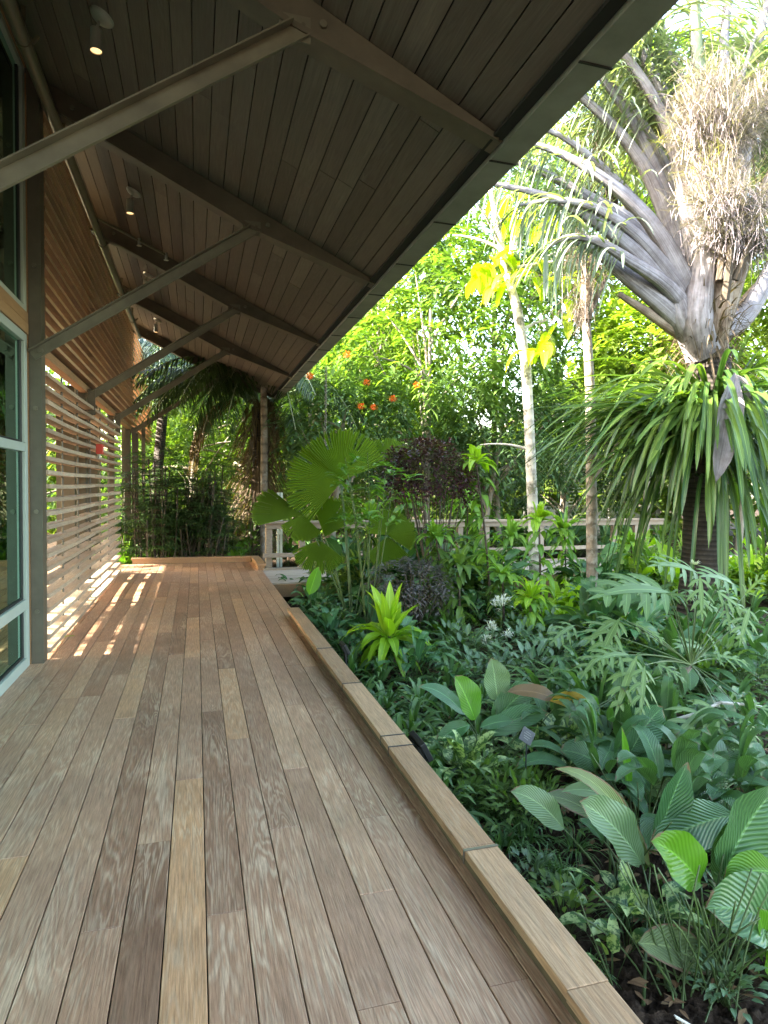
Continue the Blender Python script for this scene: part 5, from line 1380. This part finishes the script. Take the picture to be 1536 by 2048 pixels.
def epiphyte():
    c = V3(PX_, PY, 0)
    e = plant('strap_plant', (PX_, PY - .3, 2.4), 'huge strap leaved epiphyte clinging around the giant palm trunk with long hanging leaves', 'plant')
    mb = MB()
    n = 250; a = rng.uniform(0, 2 * PI, n)
    a = np.where(rng.uniform(0, 1, n) < .45, rng.uniform(PI * .8, PI * 1.75, n), a)
    z = rng.uniform(2.0, 2.85, n); P = np.stack([c[0] + .26 * np.cos(a), c[1] + .26 * np.sin(a), z], -1)
    el = rng.uniform(-.2, 1.0, n); D = np.stack([np.cos(a) * np.cos(el), np.sin(a) * np.cos(el), np.sin(el)], -1)
    leaves(mb, P, D, rng.uniform(1.0, 2.1, n), rng.uniform(.045, .07, n), 'strap', ns=12, nc=3, droop=rng.uniform(1.1, 2.6, n), fold=.35, jit=.25)
    n = 64; a = rng.uniform(PI * .6, PI * 2.1, n); z = rng.uniform(1.6, 2.3, n); P = np.stack([c[0] + .3 * np.cos(a), c[1] + .3 * np.sin(a), z], -1)
    D = np.stack([np.cos(a), np.sin(a), rng.uniform(-.2, .5, n)], -1)
    leaves(mb, P, D, rng.uniform(1.5, 2.5, n), rng.uniform(.04, .065, n), 'strap', ns=12, nc=3, droop=rng.uniform(3, 5, n), fold=.35)  # hanging
    n = 90; a = rng.uniform(PI * .75, PI * 1.4, n); z = rng.uniform(2.2, 2.8, n); P = np.stack([c[0] + .26 * np.cos(a), c[1] + .26 * np.sin(a), z], -1)
    el = rng.uniform(.0, .7, n); D = np.stack([np.cos(a) * np.cos(el), np.sin(a) * np.cos(el), np.sin(el)], -1)
    leaves(mb, P, D, rng.uniform(1.7, 2.6, n), rng.uniform(.05, .085, n), 'strap', ns=12, nc=3, droop=rng.uniform(.6, 1.6, n), fold=.35)
    mb.build('strap_leaves', M['epi'], e, smooth=True)
    mb = MB(); n = 16; a = rng.uniform(0, 2 * PI, n); P = np.stack([c[0] + .25 * np.cos(a), c[1] + .25 * np.sin(a), 2.6 + 0 * a], -1)
    leaves(mb, P, np.stack([np.cos(a) * .35, np.sin(a) * .35, 1 + 0 * a], -1), rng.uniform(.7, 1.1, n), .06, 'strap', ns=8, droop=.4); mb.build('upright_leaves', M['epi'], e, smooth=True)
    mb = MB(); n = 60; a = rng.uniform(PI * .8, PI * 1.25, n); P = np.stack([c[0] + .26 * np.cos(a), c[1] + .26 * np.sin(a), rng.uniform(2.1, 2.75, n)], -1)
    leaves(mb, P, np.stack([np.cos(a), np.sin(a), rng.uniform(.05, .55, n)], -1), rng.uniform(1.3, 2.3, n), rng.uniform(.05, .085, n), 'strap', ns=12, droop=rng.uniform(.25, .9, n), fold=.35, jit=.3); mb.build('reaching_leaves', M['epi'], e, smooth=True)
    mb = MB(); n = 420; P = c + V3(0, -.05, 2.55) + rng.normal(0, 1, (n, 3)) * V3(.28, .25, .22); leaves(mb, P, unit(rng.normal(0, 1, (n, 3))), .18, .01, 'twig', ns=3, nc=2, droop=1.0); mb.build('root_mass', M['shag'], e, smooth=True)
epiphyte()

# ---- lobed leaf shrub
def lobed_leaf(mb, P, D, L, up=(0, 0, 1), A=.5, droop=.5):
    C = leaves(mb, [P], [D], L, L * .10, 'lance', ns=9, nc=3, droop=droop, fold=.15, jit=.02, up=up, A=A)[0]
    T = unit(np.gradient(C, axis=0)); S = unit(np.cross(T, up))
    for i, s in ((1, .34), (3, .44), (5, .34), (7, .18)):
        for sg in (-1, 1):
            d = T[i] * (.55 + .08 * i) + S[i] * sg
            C2 = leaves(mb, [C[i] - T[i] * L * .03], [d], L * s * rng.uniform(.85, 1.1), L * .075, 'lance', ns=5, nc=3, droop=droop * 1.4, fold=.15, jit=.05, up=up, A=A)[0]
            if s > .3:
                leaves(mb, [C2[2]], [unit(C2[3] - C2[2]) * .7 + T[i] * .8], L * s * .42, L * .04, 'lance', ns=2, nc=3, droop=droop, fold=.1, jit=.02, up=up, A=A)
def lobed():
    Y = 3.9
    b = pw(1335, 1530, Y=Y); b[2] = GZ
    e = plant('lobed_leaf_shrub', b, 'sparse shrub with deeply cut grey green leaves on long stalks before the palm trunk', 'shrub')
    hub = pw(1382, 1330, Y=Y)
    mb = MB(); mb.tube([b, pw(1340, 1430, Y=Y), pw(1352, 1370, Y=Y), hub], [.022, .02, .018, .02], 8); mb.build('stem', M['branch'], e, smooth=True)
    tg = [((1335, 1190), (1240, 1160), 0), ((1340, 1185), (1180, 1175), -.2), ((1400, 1150), (1404, 1240), -.1), ((1395, 1145), (1300, 1120), .2), ((1470, 1170), (1400, 1145), .1), ((1490, 1190), (1536, 1150), .2), ((1500, 1215), (1480, 1290), -.3),
          ((1520, 1220), (1580, 1260), 0), ((1450, 1200), (1460, 1270), -.2), ((1320, 1190), (1390, 1200), .3), ((1240, 1235), (1195, 1330), -.2), ((1265, 1245), (1330, 1290), 0), ((1235, 1240), (1170, 1290), 0), ((1210, 1300), (1160, 1360), .2),
          ((1275, 1310), (1230, 1430), -.4), ((1290, 1330), (1280, 1440), -.5), ((1310, 1325), (1370, 1370), -.2), ((1260, 1310), (1190, 1320), -.3), ((1430, 1410), (1340, 1480), -.5), ((1435, 1420), (1420, 1515), -.5), ((1440, 1415), (1510, 1400), -.3),
          ((1480, 1420), (1520, 1510), -.6), ((1500, 1410), (1560, 1440), -.5), ((1190, 1420), (1165, 1490), -.3), ((1180, 1420), (1120, 1440), -.2), ((1420, 1310), (1500, 1330), .4), ((1440, 1320), (1420, 1270), .4), ((1150, 1250), (1100, 1290), .3), ((1410, 1300), (1350, 1290), .5), ((1370, 1180), (1440, 1230), 0), ((1430, 1180), (1500, 1240), -.2)]
    ms = MB(); ml = MB()
    for (a, b_, dy) in tg:
        A = pw(a[0], a[1], Y=Y + dy); B = pw(b_[0], b_[1], Y=Y + dy - .12); L = np.linalg.norm(B - A) * 1.05
        if L < .2: L = .22
        ms.tube(bez(hub, (hub + A) / 2 + V3(0, 0, .05), A, 6), np.linspace(.006, .003, 6), 5)
        lobed_leaf(ml, A, B - A + V3(0, 0, .06), L, up=unit(V3(rng.normal(0, .2), -.75, 1)), A=rng.uniform(), droop=.3)
    ms.build('stalks', M['stem_green'], e, smooth=True); ml.build('foliage', M['lobed'], e, smooth=True)
    mb = MB(); p = pw(1390, 1130, Y=Y); n = 20; d = sph(n, .2, 1); leaves(mb, np.tile(p, (n, 1)), d, .05, .012, 'lance', ns=3, droop=-.3); mb.build('flower', M['white_flower'], e, smooth=True)
    # fallen bare branch
    mb = MB(); mb.tube([pw(x, y, Y=Yv) for x, y, Yv in [(1350, 1440, 3.5), (1400, 1425, 3.4), (1440, 1405, 3.4), (1500, 1410, 3.5), (1580, 1425, 3.6)]], [.012, .012, .011, .01, .009], 7)
    tag(mb.build('bare_branch', M['pale_trunk'], smooth=True), 'pale bare branch arching low through the lobed leaves at right', 'branch')
lobed()

# ---- single large foreground leaves grouped into clumps
def clump(lab, base, Lf, name='ribbed_plant', extra=0, Y=2.2, emat='ribbed'):
    b = V3(*base); e = plant(name, b, lab, 'plant')
    ms = MB(); parts = {}
    for (A, B, wpx, mat, dy, curve) in Lf:
        A3 = pw(A[0], A[1], Y=Y + dy); B3 = pw(B[0], B[1], Y=Y + dy + .02); L = np.linalg.norm(B3 - A3) * 1.12; Wd = wpx * np.linalg.norm(A3 - V3(0, 0, CAM_H)) / 1390
        D = (B3 - A3) / L + V3(0, 0, curve)
        mb = MB()
        leaves(mb, [A3], [D], L, Wd, 'ellip', ns=12, nc=9, droop=curve * 1.3 + .1, fold=rng.uniform(.12, .4), wave=rng.uniform(.02, .07), up=(rng.normal(0, .2), -.9, .7), jit=.05)
        mb.build('leaf', M[mat], e, smooth=True)
        root = b + V3(rng.normal(0, .05), rng.normal(0, .05), 0)
        ms.tube(bez(root, V3(A3[0] * .7 + root[0] * .3, A3[1] * .7 + root[1] * .3, (A3[2] + root[2]) / 2 + .08), A3, 8), np.linspace(.007, .0035, 8), 6)
    for k in range(extra):
        t = b + V3(rng.normal(0, .15), rng.normal(0, .12), rng.uniform(.1, .5)); ms.tube(bez(b + rng.normal(0, .06, 3) * V3(1, 1, 0), (b + t) / 2 + V3(0, 0, .05), t, 6), .0035, 5)
    ms.build('stalks', M['stem_green'], e, smooth=True)
    return e
def foreground():
    g = lambda px, py: tuple(pw(px, py, Z=GZ))
    clump('bottom right clump with a very broad ribbed leaf and many bare stalks', g(1440, 1985), [
        ((1444, 1752), (1534, 1590), 140, 'ribbed', 0, .25), ((1402, 1768), (1318, 1684), 92, 'bright_big', -.05, .2), ((1466, 1630), (1316, 1688), 80, 'ribbed', .2, .15), ((1312, 1690), (1366, 1540), 78, 'ribbed', .25, .15),
        ((1580, 1870), (1430, 1812), 120, 'ribbed', -.2, .25), ((1550, 1745), (1458, 1752), 62, 'bright_big', -.1, .2), ((1460, 1640), (1440, 1760), 60, 'ribbed', .05, .2), ((1540, 1960), (1520, 1830), 80, 'bright_big', -.25, .2)], extra=26, Y=2.15)
    clump('foreground clump with a worn brown edged leaf bending towards the kerb', g(1345, 1980), [
        ((1275, 1886), (1414, 1935), 74, 'ribbed_worn', -.1, .2), ((1330, 1830), (1220, 1790), 40, 'mottled', .15, .2), ((1284, 1728), (1178, 1608), 88, 'ribbed_pale', .25, .2), ((1300, 1735), (1152, 1524), 34, 'ribbed_worn', .3, .35)], extra=16, Y=2.1)
    clump('clump with pale striped leaves leaning left towards the kerb band', g(1245, 1790), [
        ((1128, 1658), (1036, 1582), 56, 'ribbed_pale', .1, .25), ((1262, 1622), (1136, 1578), 36, 'ribbed_pale', .3, .3), ((1205, 1680), (1165, 1640), 26, 'ribbed', .1, .2), ((1200, 1640), (1104, 1590), 44, 'ribbed_worn', .35, .2)], extra=8, Y=2.5)
    clump('mid bed clump with a furled bright spike and ribbed leaves', g(1285, 1700), [
        ((1258, 1590), (1246, 1468), 22, 'bright_big', .1, .0), ((1290, 1585), (1380, 1545), 60, 'ribbed', .3, .2), ((1262, 1502), (1316, 1420), 70, 'ribbed', .5, .2), ((1384, 1568), (1468, 1606), 60, 'ribbed', .3, .15), ((1362, 1592), (1438, 1622), 56, 'ribbed_pale', .25, .15),
        ((1345, 1510), (1290, 1600), 62, 'ribbed', .35, .2), ((1400, 1520), (1480, 1500), 60, 'ribbed', .5, .2), ((1200, 1530), (1130, 1500), 60, 'ribbed', .5, .2), ((1520, 1530), (1450, 1560), 54, 'ribbed', .4, .2)], extra=12, Y=2.8)
    clump('cluster of broad paddle leaves with one bright backlit leaf in the middle of the bed', g(985, 1560), [
        ((950, 1440), (916, 1360), 74, 'bright_big', -.1, .12), ((995, 1402), (985, 1325), 66, 'ribbed_pale', .15, .1), ((985, 1450), (1062, 1372), 60, 'ribbed', .1, .2), ((975, 1470), (1085, 1425), 52, 'ribbed', -.1, .2), ((960, 1455), (1020, 1440), 30, 'ribbed', -.15, .1),
        ((1120, 1402), (1025, 1382), 34, 'bronze', 0, .2), ((940, 1450), (880, 1480), 36, 'dark_leaf', -.1, .2), ((930, 1430), (850, 1370), 34, 'dark_leaf', .2, .3)], name='paddle_plant', extra=6, Y=3.9)
    clump('plant with broad yellow green leaf and orange dying leaf left of the lobed shrub', g(1200, 1520), [
        ((1215, 1440), (1270, 1420), 60, 'bright_big', 0, .2), ((1195, 1420), (1110, 1400), 40, 'dead_bronze', .1, .2), ((1200, 1430), (1160, 1395), 44, 'bright_big', .1, .2), ((1235, 1400), (1275, 1350), 70, 'ribbed_pale', .3, .2)], name='paddle_plant', extra=4, Y=3.7)
    # mottled plants
    for (px, py, n, s, lab) in [(930, 1590, 26, 1.0, 'cream mottled leaf plant closest to the kerb floodlight'), (900, 1560, 16, .8, 'small cream mottled leaf plant at the kerb side of the larger one'), (1125, 1535, 30, 1.0, 'cream mottled leaf plant right behind the diamond plant label'), (1075, 1570, 22, .9, 'cream mottled leaf plant in front of the diamond plant label'),
                                (1255, 1900, 14, .9, 'mottled leaf plant low among the stalks in the foreground'), (1195, 1560, 14, .8, 'mottled leaf plant under the worn arching leaf'), (1225, 1960, 8, .6, 'tiny mottled plant on bare soil at the bottom')]:
        b = pw(px, py, Z=GZ); e = plant('mottled_plant', b, lab, 'plant')
        rosette(e, b, n, .19 * s, .085 * s, 'mottled', 'ovate', (.4, 1.5), .7, .26 * s, ns=6, nc=5)
    # seedling on bare soil
    b = pw(1225, 1970, Z=GZ); A = pw(1152, 1775, Y=b[1] + .1); e = plant('seedling', b, 'lone thin seedling with one small fan shaped leaf over bare soil', 'seedling')
    mb = MB(); mb.tube(bez(b, (A + b) / 2 + V3(-.02, 0, .02), A, 7), np.linspace(.004, .002, 7), 5); mb.build('stem', M['stem_green'], e)
    mb = MB(); leaves(mb, [A, A, A, A], [(-.6, .1, .3), (-.2, .1, .7), (.3, .1, .6), (-.8, 0, .1)], [.07, .07, .06, .06], [.03] * 4, 'ovate', ns=4); mb.build('leaf', M['silver'], e, smooth=True)
    # white tag at the bottom edge
    p = pw(1364, 2040, Z=-.25); mb = MB(); mb.bar(V3(*p) + V3(-.03, 0, .02), V3(*p) + V3(.05, -.02, -.03), .012, .004); mb.bar(p, (p[0], p[1], GZ - .05), .006, .003, up=(0, 1, 0)); tag(mb.build('plant_tag', M['white']), 'white plastic plant tag slanting at the bottom edge of the bed', 'plant tag')
foreground()

def litter():
    mb = MB(); n = 2600; x = rng.uniform(1.25, 5, n); y = rng.uniform(1.3, 8, n)
    P = np.stack([x, y, np.full(n, GZ + .045)], -1); a = rng.uniform(0, 2 * PI, n)
    leaves(mb, P, np.stack([np.cos(a), np.sin(a), rng.normal(0, .15, n)], -1), rng.uniform(.03, .1, n), rng.uniform(.012, .035, n), 'ovate', ns=3, droop=.1)
    tag(mb.build('leaf_litter', M['litter'], smooth=True), 'scattered brown leaf litter on the soil', 'leaf litter', kind='stuff')
    mb = MB(); n = 5000; x = 1.25 + rng.uniform(0, 1, n) ** 1.3 * 5; y = rng.uniform(2.2, 9.5, n)
    P = np.stack([x, y, np.full(n, GZ)], -1); a = rng.uniform(0, 2 * PI, n); keep = ~((x < 2.1) & (y < 3.0)); P = P[keep]; a = a[keep]; n = len(P)
    leaves(mb, P, np.stack([np.cos(a) * .6, np.sin(a) * .6, rng.uniform(.3, 1.2, n)], -1), rng.uniform(.06, .2, n), rng.uniform(.02, .05, n), 'ovate', ns=3, droop=.9)
    tag(mb.build('ground_cover', M['under'], smooth=True), 'low tangled green ground cover between the larger plants', 'ground cover', kind='stuff')
litter()
